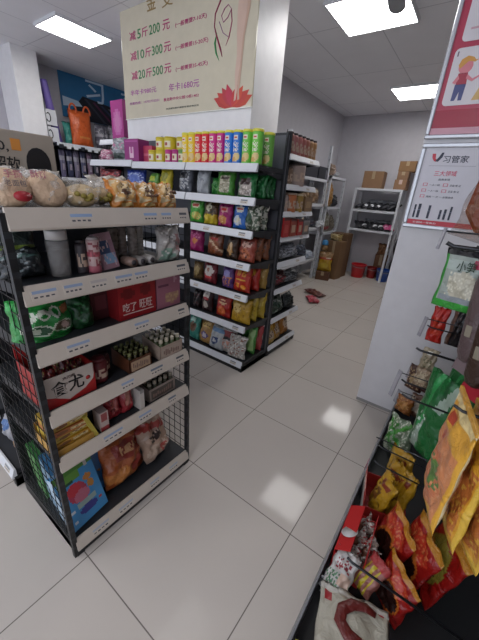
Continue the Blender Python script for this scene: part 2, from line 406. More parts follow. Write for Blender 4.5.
# lotus, legs and ribbon swirl
def flat(poly, x, z, m, name, d=.0148): 
    b = MB().prism([(p[0], p[1]) for p in poly], -d - .0006, -d); return b.build(name, m, t, loc=(x + 1.465, 0, z - 1.978))
cx, cz = -.885, 1.985
pet = [(-2.75, .20, '#b8332c'), (-.35, .2, '#c4442c'), (-2.5, .19, '#c23a30'), (-.6, .19, '#c23a30'), (-2.2, .18, '#b82f3a'), (-.95, .17, '#cf4a30'), (-1.9, .175, '#c0304a'), (-1.25, .16, '#c83838')]
for k, (a, L, c) in enumerate(pet):
    a = -a; ca, sa = math.cos(a), math.sin(a); pr = [(0, 0), (.3, .2), (.62, .24), (1, 0), (.62, -.24), (.3, -.2)]
    flat([(L * (u * ca - v * sa * .8), L * (u * sa + v * ca * .8) * .92) for u, v in pr], cx, cz, mat(c, .35), 'lotus_petal', .0149 + k * .0002)
SKIN = mat('#d2b4a2', .4)
flat([(-.845, 2.78), (-.78, 2.78), (-.79, 2.55), (-.815, 2.40), (-.822, 2.27), (-.838, 2.16), (-.84, 2.09), (-.85, 2.03), (-.868, 2.02), (-.862, 2.1), (-.868, 2.2), (-.858, 2.3), (-.868, 2.42), (-.872, 2.55)], 0, 0, SKIN, 'leg_picture', .0168)
flat([(-.80, 2.78), (-.745, 2.78), (-.765, 2.55), (-.80, 2.40), (-.808, 2.27), (-.815, 2.16), (-.822, 2.08), (-.815, 2.03), (-.835, 2.025), (-.838, 2.1), (-.835, 2.2), (-.83, 2.3), (-.835, 2.42), (-.83, 2.55)], 0, 0, mat('#c8a692', .4), 'leg_picture', .0166)
def ribbon(pts, r, c):
    MB().tube([(x + 1.465, -.0155, z - 1.978) for x, z in pts], r, 6).build('ribbon_swirl', mat(c, .4), t)
ribbon([(-.96, 2.70), (-1.03, 2.64), (-1.08, 2.57), (-1.085, 2.50), (-1.06, 2.44), (-1.02, 2.36), (-1.0, 2.31)], [.002, .006, .005, .004, .006, .007, .002], '#8f2048')
ribbon([(-1.06, 2.46), (-1.075, 2.40), (-1.06, 2.34), (-1.03, 2.29)], [.002, .008, .007, .001], '#2f8a48')
ribbon([(-1.0, 2.58), (-.96, 2.60), (-.93, 2.57), (-.96, 2.53), (-1.0, 2.51), (-1.02, 2.55), (-.99, 2.585)], .003, '#a85a80')
ribbon([(-.93, 2.57), (-.92, 2.50), (-.94, 2.42), (-.97, 2.37)], [.003, .004, .004, .001], '#a0325c')
ribbon([(-1.04, 2.52), (-1.0, 2.45), (-.95, 2.42)], [.003, .003, .002], '#9c6a90')
# ------------------------------------------------------------------ framed posters on the right wall
def frame_parts(t, w, h, m, fw=.022, d=.02):
    f = MB()
    for a in ((-w, w, 0, fw), (-w, w, h - fw, h), (-w, -w + fw, fw, h - fw), (w - fw, w, fw, h - fw)): f.box(a[0], a[1], -d, -.0005, a[2], a[3])
    f.build('frame', m, t, bevel=.005)
ALU = mat('#c4c6ca', .25, .55)
t = thing('framed_poster', 'silver framed white poster with a red and navy tick logo above vape pictures', 'poster', (.745, 1.227, 1.268), 0)
frame_parts(t, .225, .435, ALU)
MB().box(-.205, .205, -.010, -.001, .02, .416).build('print', mat('#cfccd2', .35), t)
def pg(body, x, z, w, h, m, y=-.0106): rows('lettering', body, w, h, m, t, (x - .745, y, z - 1.268), FRONT)
NAVY = mat('#23263c', .4); RED = mat('#c02a3c', .35); PINK = mat('#cf5068', .4)
def quad(x0, x1, z0, z1, m, name, y=-.0106, sh=0, dep=.0008):
    MB().prism([(x0 - .745 - sh, z0 - 1.268), (x1 - .745 - sh, z0 - 1.268), (x1 - .745, z1 - 1.268), (x0 - .745, z1 - 1.268)], y - dep, y).build(name, m, t)
MB().prism([(-.166, .385), (-.150, .385), (-.146, .362), (-.134, .352), (-.140, .346), (-.152, .350), (-.163, .365)], -.0115, -.0105).build('logo', RED, t)
MB().prism([(-.112, .390), (-.122, .390), (-.134, .366), (-.146, .350), (-.132, .346), (-.116, .368)], -.0116, -.0105).build('logo', NAVY, t)
pg('习管家', .636, 1.610, .115, .034, NAVY)
quad(.575, .79, 1.594, 1.5955, mat('#8c8a94'), 'rule')
pg('三大领域', .612, 1.545, .105, .026, PINK); pg('品质生活', .640, 1.523, .055, .010, NAVY)
for r_, (z, n) in enumerate(((1.493, 2), (1.463, 2), (1.433, 1))):
    for c_ in range(n):
        x = .572 + c_ * .098; pg('口', x, z, .022, .016, PINK)
        pg(('一人一码', '正品 保 证')[c_] if r_ < 2 else '服务 一 对 一 全国连锁', x + .032, z + .002, .05 if n > 1 else .13, .010, NAVY)
for x, w_, h0 in ((.560, .010, .07), (.580, .014, .075), (.632, .012, .07), (.690, .011, .05), (.712, .012, .055), (.738, .010, .07)):
    quad(x, x + w_, 1.325, 1.325 + h0, NAVY, 'vape_picture', dep=.0012)
    quad(x + .001, x + w_ - .001, 1.325 + h0 * .55, 1.325 + h0 * .6, mat('#6f7388'), 'vape_picture', y=-.0118)
quad(.541, .945, 1.289, 1.315, RED, 'red_band'); pg('全国统一零售价', .57, 1.296, .12, .010, mat('#e6d5d8'), -.0114)

t = thing('framed_poster', 'silver framed red poster with white cartoon cards, above the white vape poster', 'poster', (.80, 1.227, 1.722))
frame_parts(t, .283, .70, ALU, .020, .022)
MB().box(-.264, .264, -.010, -.001, .02, .68).build('print', mat('#b23a52', .3), t)
MB().box(-.262, .262, -.0112, -.0099, .05, .13).build('red_field', mat('#a32038', .25), t)
MB().box(-.262, .262, -.0118, -.0099, .0215, .05).build('pale_band', mat('#cf9aa6', .3), t)
def rcard(x0, x1, z0, z1):
    r = .02; p = []
    for cx_, cz_, a0 in ((x1 - r, z1 - r, 0), (x0 + r, z1 - r, 90), (x0 + r, z0 + r, 180), (x1 - r, z0 + r, 270)):
        for k in range(5): a = R(a0 + 22.5 * k); p.append((cx_ + r * math.cos(a), cz_ + r * math.sin(a)))
    MB().prism(p, -.0116, -.0098).build('white_card', mat('#d8d2d4', .3), t)
rcard(-.244, .24, .148, .385); rcard(-.232, .24, .408, .68)
def fp(poly, c, name='cartoon', y=-.0118, d=.0006): MB().prism(poly, y - d, y).build(name, mat(c, .4), t)
def el(cx_, cz_, rx_, rz_, n=14): return [(cx_ + rx_ * math.cos(2 * PI * k / n), cz_ + rz_ * math.sin(2 * PI * k / n)) for k in range(n)]
fp(el(-.182, .308, .030, .030), '#d9838c'); fp([(-.214, .315), (-.206, .338), (-.182, .350), (-.158, .342), (-.146, .330), (-.135, .332), (-.148, .322), (-.175, .328), (-.205, .300)], '#d59a4a', y=-.0126)
fp([(-.205, .282), (-.165, .282), (-.160, .235), (-.205, .235)], '#a83648'); fp([(-.165, .275), (-.140, .255), (-.115, .268), (-.112, .262), (-.14, .243), (-.168, .258)], '#d9838c', y=-.0125)
fp([(-.203, .276), (-.222, .245), (-.208, .238), (-.196, .26)], '#d9838c', y=-.0125)
fp([(-.207, .236), (-.160, .236), (-.162, .168), (-.178, .168), (-.182, .205), (-.192, .168), (-.208, .168)], '#4a4f80')
fp([(-.12, .165), (-.085, .26), (-.02, .30), (.06, .2), (.04, .165)], '#d6b070'); fp(el(-.02, .30, .04, .03), '#cfa04a', y=-.0126)
fp([(-.19, .57), (-.10, .60), (.05, .58), (.06, .53), (-.19, .52)], '#cfa05a'); fp([(-.205, .46), (0, .465), (0, .457), (-.205, .452)], '#c9a0a8')
rows('lettering', '1', .006, .02, mat('#7c6a70'), t, (-.232, -.012, .352), FRONT)

# ------------------------------------------------------------------ header board above the bread
t = thing('header_board', 'beige header board with a plain black arch and an orange bubble behind the bread bags', 'sign', (-.352, -.475, 1.3165), PI / 2)
MB().box(-.165, .137, -.006, .006, 0, .205).build('board', mat('#a59a8c', .5), t, bevel=.003)
arch = [(.044, .03), (.044, .12)] + [(.081 + .037 * math.cos(R(180 - 22.5 * k)), .12 + .045 * math.sin(R(180 - 22.5 * k))) for k in range(9)] + [(.118, .03)]
MB().prism(arch, -.0075, -.0059).build('black_arch', mat('#1c1b1d', .5), t)
MB().prism([(.008, .150), (.034, .150), (.034, .182), (.008, .182)], -.0075, -.0059).build('bubble', mat('#d08a3e', .5), t)
rows('lettering', '超软', .075, .046, mat('#1c1b1d'), t, (-.05, -.0064, .085), FRONT)
rows('lettering', '0,', .03, .03, mat('#1c1b1d'), t, (-.030, -.0064, .142), FRONT)

# ------------------------------------------------------------------ left wall: banner, shelf and goods
t = thing('wall_banner', 'blue banner with white characters and dark streaks high on the wall', 'banner', (-4.5, 2.75, 2.36), PI / 2)
MB().box(-.95, .95, -.02, -.0005, -.12, .438).build('panel', mat('#2e6f9c', .3), t)
MB().prism([(-.9, -.118), (.95, -.118), (.95, .05), (.3, .08), (-.2, .16), (-.62, .20)], -.0215, -.0198).build('dark_artwork', mat('#1b1d26', .4), t)
for k in range(7): MB().prism([(-.6 + k * .13, .17 - k * .018), (-.56 + k * .13, .175 - k * .018), (-.25 + k * .14, -.1), (-.3 + k * .14, -.1)], -.0225, -.0214).build('streak', mat(['#3a3d48', '#5a2a48', '#2e3a55', '#6a6a72'][k % 4], .4), t)
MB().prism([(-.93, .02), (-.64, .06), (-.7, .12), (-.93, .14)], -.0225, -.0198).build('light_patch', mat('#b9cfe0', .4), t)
rows('lettering', '习', .30, .27, mat('#c3d6e4'), t, (-.56, -.0225, .16), FRONT); rows('lettering', '习', .30, .27, mat('#c3d6e4'), t, (.05, -.0225, .13), FRONT)

t = thing('wall_shelf_unit', 'white edged shelf unit along the wall under the blue banner', 'shelf', (-4.0, 2.1, 0), PI / 2)
for z in (.5, .95, 1.4, 1.835):
    sh = MB().box(-.68, 1.2, 0, .48, z - .03, z).build('shelf', DARK, t)
    MB().box(-.68, 1.2, -.012, 0, z - .035, z + .008).build('price_strip', STRIPW, sh)
    if z > 1.8:
        for k in range(9): MB().box(-.66 + k * .10, -.60 + k * .10, -.018, -.013, z - .06, z - .015).build('price_tag', mat('#dadbdc' if k % 3 else '#303238', .4), sh)
MB().box(-.68, 1.2, .47, .49, 0, 1.835).build('back_panel', DARK, t)
for x in (-.68, .26, 1.17): MB().box(x, x + .03, .44, .47, 0, 1.83).build('upright', BLACK, t)
WZ = 1.837
# goods on it
t = thing('roll_of_sheet', 'long purple roll leaning beside the white column', 'roll', (-4.14, 1.52, 1.8355), 0, rx=R(9), ry=R(2))
MB().lathe([(.045, 0), (.048, .01), (.048, .70), (.04, .72), (.01, .722)], 16).build('tube', mat('#6a58a0', .5), t)
t = thing('shopping_bag', 'orange bag with looped handles on the shelf under the blue banner', 'bag', (-4.14, 1.87, WZ), PI / 2, rx=R(0))
bag('pouch', None, None, (0, 0, 0), .33, .46, .14, '#d4622e', [('spk', 0, 1, .2, .8, .15, '#c65424'), ('rect', .3, .75, .2, .26, '#d88a4a')], parent=t, lean=R(-4))
for s in (-1, 1): MB().tube([(s * .10 + .05 * math.cos(a), .0, .44 + .085 * math.sin(a)) for a in [PI * k / 8 - .2 for k in range(10)]], .012, 7).build('handle', mat('#c65a2a', .5), t)
bag('plastic_pouch', 'teal plastic pouch leaning behind the orange bag', 'bag', (-4.22, 1.74, WZ), .18, .30, .08, '#3a9488', [('spk', .2, .8, .2, .8, .3, '#59b0a0')], PI / 2, lean=R(-8))
t = thing('paper_sign', 'white paper sign with black swirls hanging before the column', 'sign', (-4.03, 1.40, 1.84), PI / 2, ry=0)
for z0, z1, nm in ((0, .17, 'sheet'), (.19, .37, 'sheet')):
    s = MB().box(-.055, .075, -.004, 0, z0, z1).build(nm, mat('#d3d3d6', .5), t)
    MB().tube([(-.03 + .03 * math.cos(a) * (1 - .03 * k), -.006, (z0 + z1) / 2 + .05 * math.sin(a)) for k, a in enumerate([-2.6 + .5 * q for q in range(11)])], .006, 6).build('swirl', mat('#1d1d20'), s)
for k, (y, w, h, c, lab) in enumerate(((2.08, .20, .34, '#55525c', 'dark grey wrapped parcel beside the orange bag'), (2.30, .22, .36, '#6f6d73', 'grey plastic parcel stack on the wall shelf beyond the orange bag'), (2.55, .24, .40, '#4c3a4c', 'dim plum coloured pack farthest along the wall shelf'))):
    bag('wrapped_parcel', lab, 'parcel', (-4.15, y+.1, WZ), w, h, .2, c, [('spk', 0, 1, .1, .9, .3, '#8e8c92'), ('band', .5, .62, '#9a979c')], PI / 2, wr=.008)
# goods hanging under it
for k in range(7):
    y = 1.50 + k * .10; c = ['#5d5870', '#3c3f58', '#70687c', '#4a4c66', '#6e5a6c', '#383a44', '#745a64'][k]
    nm = ['violet grey', 'navy', 'pale violet', 'slate blue', 'mauve', 'charcoal', 'dusty rose'][k]
    bag('hanging_pack', nm + ' pack in the dim row under the top wall shelf', 'packet', (-4.08, y, 1.402), .085, .36, .05, c, [('band', .62, .8, '#8a8790'), ('rect', .3, .7, .3, .5, '#9a8f9a')], PI / 2, group='packs in the dim row under the top wall shelf')

# ------------------------------------------------------------------ snack shelf: top row
def tube_can(label, x, y, z, col, dcol, r=.036, h=.19, group='crisp tubes on the top snack shelf', rz=0, capc='#d9d24c'):
    t = thing('crisp_tube', label, 'crisp tube', (x - .014, y, z), rz, group)
    pal = Pal(card); pf = painter(pal, col, [('spk', .41, .59, .42, .74, .55, '#e0d6c4'), ('ell', .5, .84, .085, .07, '#e0d6c4'), ('rect', .45, .55, .82, .86, '#c8352e'), ('ell', .54, .24, .12, .13, '#e0c486'), ('ell', .46, .16, .10, .07, '#d0a45c'), ('band', 0, .04, dcol)], 3)
    n = 40; b = MB(); zs = [0] + [h * k / 22 for k in range(1, 23)]
    b.lathe([(r, z_) for z_ in zs], n, paint=lambda u, z_: pf(u, z_ / h))
    b.build('body', pal.mats(), t)
    MB().lathe([(r + .001, h), (r + .0015, h + .004), (r + .0015, h + .013), (r - .003, h + .016), (r - .012, h + .013), (.004, h + .013)], 24).build('lid', mat(capc, .35), t)
S0 = CHZ[0] + .001
TUBES = [(-1.037, '#e6c420', '#c4a41c', 'yellow crisp tube standing beside the small green tins'), (-.970, '#e8ca28', '#c4a41c', 'yellow crisp tube standing next to a red one'),
         (-.902, '#d8283a', '#a52030', 'red crisp tube standing next to a yellow one'), (-.833, '#d82430', '#a52030', 'red crisp tube standing next to a magenta one'),
         (-.763, '#cc2a84', '#9c2062', 'magenta crisp tube standing next to a red one'), (-.692, '#c21e7c', '#9c2062', 'magenta crisp tube standing next to a blue one'),
         (-.620, '#2e7cd0', '#285a9c', 'blue crisp tube standing next to a magenta one'), (-.546, '#2a74cc', '#285a9c', 'blue crisp tube standing next to a green one'),
         (-.468, '#6cc040', '#4c8a30', 'green crisp tube standing next to a blue one'), (-.390, '#70c444', '#4c8a30', 'green crisp tube at the front end of the tube row')]
for x, c, d, l in TUBES: tube_can(l, x, .972, S0, c, d)
tube_can('green crisp tube set back behind the end of the tube row', -.385, 1.10, S0, '#6aa844', '#4c8a30')
for k, (x, c, d, nm) in enumerate(((-.46, '#6aa844', '#4c8a30', 'green'), (-.62, '#3472b8', '#285a9c', 'blue'), (-.76, '#b8327a', '#9c2062', 'magenta'), (-.90, '#bf2f3e', '#a52030', 'red'), (-1.03, '#d6b626', '#c4a41c', 'yellow'))):
    tube_can(nm + ' crisp tube in the second row, its yellow lid just showing', x, 1.065, S0, c, d)
def tin(label, x, y, z, col, lid, r=.042, h=.088, grp='small round snack cans by the crisp tubes'):
    t = thing('snack_can', label, 'can', (x, y, z), 0, grp)
    pal = Pal(card); pf = painter(pal, col, [('rect', .38, .62, .3, .75, '#ddd4b8'), ('rect', .44, .56, .4, .6, '#9a3a30')], 3)
    MB().lathe([(r, h * k / 8) for k in range(9)], 24, paint=lambda u, z_: pf(u, z_ / h)).build('body', pal.mats(), t)
    MB().lathe([(r + .0012, h), (r + .0012, h + .006), (r - .004, h + .009), (.004, h + .008)], 24).build('lid', mat(lid, .35), t)
YL = '#c9b82a'
tin('yellow can at the bottom of the stack, beside the purple boxes', -1.455, .985, S0, '#c9b530', YL); tin('yellow can at the bottom of the stack, beside the magenta cans', -1.350, .985, S0, YL, YL, .05)
tin('yellow can stacked on top, nearest the purple boxes', -1.40, 1.03, S0 + .098, '#cdbb2e', YL, .05); tin('yellow can stacked on top, in the middle', -1.295, 1.03, S0 + .098, YL, YL, .05); tin('yellow can stacked on top, nearest the crisp tubes', -1.195, 1.06, S0 + .098, YL, YL, .044)
tin('yellow can under the middle of the stack, half hidden', -1.295, 1.10, S0, YL, YL, .05); tin('yellow can at the back under the stack', -1.40, 1.10, S0, YL, YL, .05); tin('yellow can at the back under the last stacked can', -1.195, 1.10, S0, YL, YL, .044)
tin('magenta can beside the yellow cans', -1.245, .975, S0, '#b8287a', '#c43a88', .037); tin('magenta can beside the green cans', -1.165, .975, S0, '#a82272', '#c43a88', .037)
tin('green can beside the magenta cans', -1.080 - .005, .965, S0, '#6f9a48', '#7fae52', .036); tin('pale green can wedged behind the first yellow tube', -1.12, 1.03, S0, '#8aa860', '#7fae52', .034)
carton('carton', 'red carton lying between the purple box and the yellow cans', (-1.555, 1.05, S0), .12, .10, .135, '#b8405e', [('band', .4, .6, '#cc6a80')])
carton('carton', 'purple carton with a white figure on its front', (-1.70, 1.0, S0 + .012), .18, .12, .17, '#8a2a70', [('rect', .38, .62, .15, .62, '#d6b0c4'), ('rect', .08, .92, .86, .94, '#a84a8a'), ('ell', .5, .5, .09, .12, '#b05a90')], rz=R(4))
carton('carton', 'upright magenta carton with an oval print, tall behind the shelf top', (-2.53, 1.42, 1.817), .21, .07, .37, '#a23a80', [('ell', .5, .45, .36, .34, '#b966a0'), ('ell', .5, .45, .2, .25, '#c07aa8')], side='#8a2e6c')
gondola('gondola_shelf', 'dark shelf rack behind the snack shelf with the upright magenta carton on top', (-2.545, 1.34, 0), 0, .56, .34, [1.815, 1.45, 1.0, .5, .09], 1.80, STRIPW, None)
# clear bags at the far bay
bag('clear_bag', 'crinkled clear bag of pink sweets at the far end of the snack shelf top', 'bag', (-2.17, 1.0, S0 + .012), .17, .10, .09, '#b9708a', [('spk', 0, 1, .1, .9, .35, '#d6c2c6')], wr=.008)
bag('clear_bag', 'crinkled clear bag with a grey lining between pink sweets and the purple carton', 'bag', (-1.94, 1.0, S0 + .012), .22, .19, .10, '#8b8d90', [('spk', 0, 1, .1, .9, .35, '#b8bcc0'), ('rect', .1, .9, .1, .35, '#3e4a46'), ('spk', .1, .9, .5, .9, .2, '#c07a98')], wr=.010)
# ------------------------------------------------------------------ snack shelf: bags
def chip(label, x, z, w, h, base, layers, y=.985, t=.075, rz=0, lean=R(-6), grp=None, **kw):
    x -= .022; rz += R(((_seed[0] * 37) % 17) - 8); kw.setdefault('wr', .0055)
    bag('snack_bag', label, 'snack bag', (x, y, CHZ[z] + .002), w, h, t, base, layers, rz, lean, 0, grp, **kw)
G2 = 'snack bags on the second shelf under the crisp tubes'
PL = 'print'
chip('dark red pack of thin sticks low on the far snack bay', -2.11, 1, .34, .15, '#7a2430', [('spk', 0, 1, 0, 1, .4, '#4a2026'), ('spk', 0, 1, .1, .9, .2, '#b04a4a')], wr=.008)
chip('blue bag with white pattern behind the bread', -1.69, 1, .25, .15, '#2a3f92', [('spk', .1, .9, .2, .85, .35, '#a9b6d8'), ('ell', .5, .5, .28, .25, '#5a6fb4')])
chip('green and yellow bag behind the bread', -1.44, 1, .14, .13, '#5f9440', [('rect', .2, .8, .5, .75, '#a9b83a'), ('ell', .5, .3, .3, .2, '#3c7434')])
chip('yellow bag beside the green and yellow bag', -1.285, 1, .16, .17, '#bfae2c', [('ell', .5, .6, .3, .2, '#8c8a30'), ('rect', .2, .8, .2, .35, '#d8cf6a')])
chip('grey and black printed bag under the yellow tubes', -1.055, 1, .15, .175, '#5c6068', [('spk', .15, .85, .1, .9, .5, '#b4b6b8'), ('ell', .5, .7, .3, .15, '#2a2c30')])
chip('plain silver grey bag between the printed bag and the green bags', -.865, 1, .13, .17, '#a3a6aa', [('spk', .3, .7, .4, .8, .25, '#85898e')])
chip('small green bag tucked beside the silver grey bag', -.765, 1, .10, .12, '#2f7a34', [('spk', .2, .8, .2, .8, .3, '#6aa05a')], y=1.03)
chip('green bag with a broad clear window of nuts', -.64, 1, .155, .16, '#4f8f3a', [('rect', .22, .80, .12, .82, '#9d9880'), ('spk', .22, .8, .12, .82, .45, '#c9c2ac'), ('rect', .28, .72, .66, .80, '#4c4034'), ('band', .93, 1, '#7fb05a')])
chip('dark green bag with a dark label over a clear window', -.455, 1, .17, .155, '#1f6a34', [('rect', .15, .85, .08, .6, '#a59a90'), ('spk', .15, .85, .08, .5, .4, '#d2c8c0'), ('rect', .25, .75, .5, .75, '#3c2a26')])
for k in range(3):
    chip(('dark green bag directly behind the dark labelled one', 'dark green bag in the middle of the green row going back', 'dark green bag at the back of the green row')[k], -.405 - .012 * k, 1, .13, .15, '#1d6230', [('spk', 0, 1, .1, .9, .12, '#3d8a50')], y=1.065 + .075 * k, t=.05)
G3 = None
chip('bright green crisp bag under the plain silver grey bag', -.93, 2, .145, .175, '#4aa03a', [('ell', .5, .72, .3, .13, '#d8d0b0'), ('rect', .28, .72, .68, .78, '#b8402e'), ('ell', .6, .28, .3, .18, '#c9b860'), ('spk', .1, .9, .1, .4, .2, '#79c05a')])
chip('dark bag with a yellow foot beside the bright green crisp bag', -.775, 2, .13, .165, '#5a4426', [('band', 0, .42, '#c9b232'), ('ell', .4, .75, .16, .2, '#c9c4a8'), ('spk', .1, .9, .4, .9, .2, '#2c2418')])
chip('magenta crisp bag beside the blue one', -.635, 2, .14, .165, '#a22868', [('ell', .5, .72, .32, .14, '#d0a098'), ('rect', .3, .7, .68, .77, '#b83434'), ('ell', .52, .28, .3, .2, '#c98a4c'), ('spk', .2, .8, .1, .45, .2, '#d8b07a')])
chip('blue crisp bag beside the magenta one', -.49, 2, .135, .18, '#2c66b4', [('ell', .5, .74, .32, .13, '#d8d4c8'), ('rect', .3, .7, .7, .78, '#c03a34'), ('ell', .45, .3, .3, .18, '#c8cdd2'), ('spk', .2, .8, .1, .45, .25, '#d8d0a8')])
chip('grey green crinkled bag at the end under the dark green bags', -.385, 2, .13, .17, '#4e5a48', [('spk', 0, 1, 0, 1, .45, '#b3b2a4'), ('ell', .4, .45, .25, .2, '#2f4a34')], wr=.008)
chip('grey green crinkled bag behind the crinkled bag at the end', -.40, 2, .13, .17, '#56604e', [('spk', 0, 1, 0, 1, .45, '#b3b2a4')], y=1.10, wr=.008)
chip('magenta bag with an orange disc two shelves under the silver grey bag', -.925, 3, .15, .19, '#9c2262', [('ell', .5, .42, .2, .12, '#c8783a'), ('spk', .2, .8, .55, .8, .3, '#c76a98')])
chip('brown and red nut bag with a pale slash', -.72, 3, .18, .185, '#6c3a22', [('ell', .5, .4, .38, .3, '#8a4a26'), ('rect', .3, .75, .6, .72, '#a23428'), ('diag', .42, .50, .5, '#c2a684')])
chip('narrow dark bag with an ivory flame shape', -.545, 3, .12, .17, '#3c2a1e', [('ell', .5, .4, .2, .3, '#b58a54'), ('ell', .5, .55, .1, .2, '#d2b890')])
chip('reddish brown bag with a pale round picture near the shelf end', -.41, 3, .155, .175, '#8f4030', [('ell', .5, .7, .3, .12, '#c9a090'), ('ell', .5, .32, .32, .22, '#b86a48'), ('spk', .2, .8, .1, .9, .15, '#5a241c')])
for k in range(2): chip(('reddish brown bag second in the row going back', 'reddish brown bag at the back of the row')[k], -.405, 3, .14, .185, '#7c4a30', [('ell', .5, .4, .32, .25, '#a56a44'), ('spk', .1, .9, .1, .9, .2, '#4e2a1c')], y=1.075 + .10 * k)
chip('small olive brown bag partly behind the near rack', -.90, 4, .10, .15, '#6a5434', [('ell', .5, .5, .3, .3, '#8f7a48')])
chip('dark red bag with a big white round head print', -.765, 4, .16, .17, '#6e2028', [('ell', .5, .58, .34, .28, '#c9c2bc'), ('rect', .25, .75, .22, .34, '#c03438'), ('ell', .5, .62, .12, .1, '#93604c')])
chip('violet and blue bag beside the red bag with yellow lettering', -.575, 4, .12, .18, '#5a3a7a', [('ell', .5, .6, .3, .2, '#8f8ac0'), ('spk', .1, .9, .1, .5, .35, '#c07848')])
chip('red bag with yellow lettering and orange discs', -.435, 4, .165, .20, '#b02c1e', [('rect', .2, .8, .6, .85, '#c98a2a'), ('spk', .2, .8, .6, .85, .3, '#b02c1e'), ('ell', .35, .25, .15, .1, '#d88a2c'), ('ell', .7, .2, .14, .1, '#d88a2c'), ('rect', .25, .75, .42, .5, '#d8a43c')])
chip('red bag just behind the red bag with yellow lettering', -.415, 4, .15, .20, '#a82a1e', [('ell', .35, .25, .15, .1, '#d88a2c'), ('ell', .6, .7, .2, .12, '#d8a43c')], y=1.085)
chip('yellowish brown bag at the back of the shelf end', -.40, 4, .14, .21, '#9a7a3a', [('spk', .1, .9, .1, .9, .2, '#c2a45c')], y=1.18)
chip('black bag low beside the near rack', -.90, 5, .10, .16, '#2a2426', [('spk', .1, .9, .2, .8, .2, '#6a3434')])
chip('dark bag with a white face and red mouth print', -.785, 5, .135, .20, '#3a2022', [('ell', .5, .74, .32, .17, '#d0c9c2'), ('rect', .3, .7, .52, .6, '#b8343a'), ('ell', .5, .28, .28, .16, '#b8aca0'), ('rect', .4, .6, .7, .76, '#3a2022')])
chip('red bag with an orange rice dish print', -.605, 5, .16, .19, '#ab2420', [('ell', .52, .66, .28, .12, '#d8b08a'), ('ell', .5, .3, .32, .18, '#c8622c'), ('rect', .3, .75, .66, .72, '#8a1a1a')])
chip('golden yellow bag with a paler oval, leaning at the end', -.425, 5, .19, .20, '#b08a26', [('ell', .35, .6, .2, .2, '#c9ae6a'), ('spk', .2, .8, .1, .7, .2, '#8a6414')])  # paler oval coloured onto the bag front
chip('golden yellow bag second in the yellow row', -.41, 5, .15, .22, '#b49a2c', [('spk', .1, .9, .1, .9, .2, '#8f7420')], y=1.085)
chip('golden yellow bag at the back of the yellow row', -.40, 5, .15, .24, '#ab902a', [('spk', .1, .9, .1, .9, .2, '#c4b052')], y=1.185)
chip('teal bag with a brown round window on the bottom shelf', -.94, 6, .16, .235, '#3f8f80', [('ell', .5, .5, .3, .2, '#6a4a34'), ('ell', .5, .8, .25, .1, '#a9d0c2')])
chip('tan and yellow bag with a violet round badge on the bottom shelf', -.80, 6, .19, .24, '#a8824a', [('ell', .5, .3, .26, .14, '#5a4a88'), ('ell', .5, .3, .17, .09, '#c9c2d0'), ('rect', .2, .8, .62, .85, '#c9a85a'), ('spk', .2, .8, .6, .9, .25, '#8a6a34')], lean=R(-14))
chip('white bag with a navy cross badge on the bottom shelf', -.655, 6, .165, .21, '#b4b8ba', [('ell', .45, .35, .25, .16, '#40507c'), ('band', .72, .9, '#6f93b8'), ('ell', .45, .35, .12, .08, '#d6d8da')], lean=R(-14), y=.965)
chip('blue bag standing behind the white bag with navy badge', -.69, 6, .14, .26, '#5a86b0', [('ell', .5, .7, .3, .15, '#92b2cc')], y=1.09)
chip('white bag with a red and black label on the bottom shelf', -.54, 6, .155, .225, '#b5aea8', [('rect', .1, .9, .62, .85, '#8a2c30'), ('rect', .18, .7, .5, .6, '#2c2a2e'), ('spk', .1, .9, .1, .5, .3, '#c48a78')], lean=R(-12), y=.985)
chip('crinkled clear bag of pale sweets at the bottom shelf corner', -.425, 6, .17, .195, '#a9a49c', [('spk', 0, 1, 0, 1, .35, '#d2cec6'), ('spk', .1, .9, .1, .9, .12, '#8a5a4a')], lean=R(-12), y=.958, wr=.008)
chip('green bag standing at the back of the bottom shelf end', -.42, 6, .17, .25, '#3f7f34', [('ell', .4, .5, .25, .25, '#2f6428'), ('rect', .6, .9, .1, .9, '#8fb070')], y=1.12)
chip('red and white bag at the rear corner of the bottom shelf', -.395, 6, .12, .24, '#a23a3a', [('col', .0, .45, '#c9c2b8')], y=1.215)
# ------------------------------------------------------------------ end rack towards the storeroom
EX = -.388
def bottle(label, y, z, col, cap, r=.036, h=.135, grp=None, name='bottle', cat='bottle', x=EX, prof=None, capr=.8):
    t = thing(name, label, cat, (x, y, z), PI / 2, grp)
    pal = Pal(card); pf = painter(pal, col, [('rect', .3, .7, .2, .62, '#b9a08c'), ('spk', .33, .67, .25, .58, .4, col)], 5)
    zs = [h * k / 10 for k in range(9)]
    pr = [(r * .95, 0), (r, .004)] + [(r, z_) for z_ in zs[1:]] + [(r * capr, h * .90)]
    MB().lathe(pr, 24, paint=lambda u, z_: pf(u, z_ / h)).build('body', pal.mats(), t)
    MB().lathe([(r * capr, h * .9), (r * capr, h * .99), (r * capr * .9, h), (.003, h)], 20).build('lid', mat(cap, .35), t)
E0 = ENDZ[0] + .001
NB = ['brown bottle nearest the dark end panel on the top of the end rack', 'brown bottle second along from the dark end panel', 'brown bottle third along from the dark end panel', 'brown bottle in the middle of the row of seven', 'brown bottle third from the passage end of the row', 'brown bottle second from the passage end of the row', 'tan bottle at the passage end of the row']
for k in range(7): bottle(NB[k], 1.362 + k * .068, E0, ['#a0685c', '#a06462', '#a86862', '#a05e58', '#9c6050', '#a07850', '#a87c50'][k], '#2e2226', .030, .15, 'brown bottles on top of the end rack', capr=.85)
bottle('narrow brown jar on the second shelf of the end rack', 1.385, ENDZ[1] + .001, '#7c6450', '#54463c', .04, .13, name='jar', cat='jar')
bottle('wide beige tub with a dark lid on the second shelf of the end rack', 1.56, ENDZ[1] + .001, '#a38f84', '#4a3e3a', .085, .165, name='jar', cat='tub', x=-.42, capr=1.0)
bottle('white jar beside the orange jar', 1.37, ENDZ[2] + .001, '#a09088', '#6a5448', .038, .14, name='jar', cat='jar')
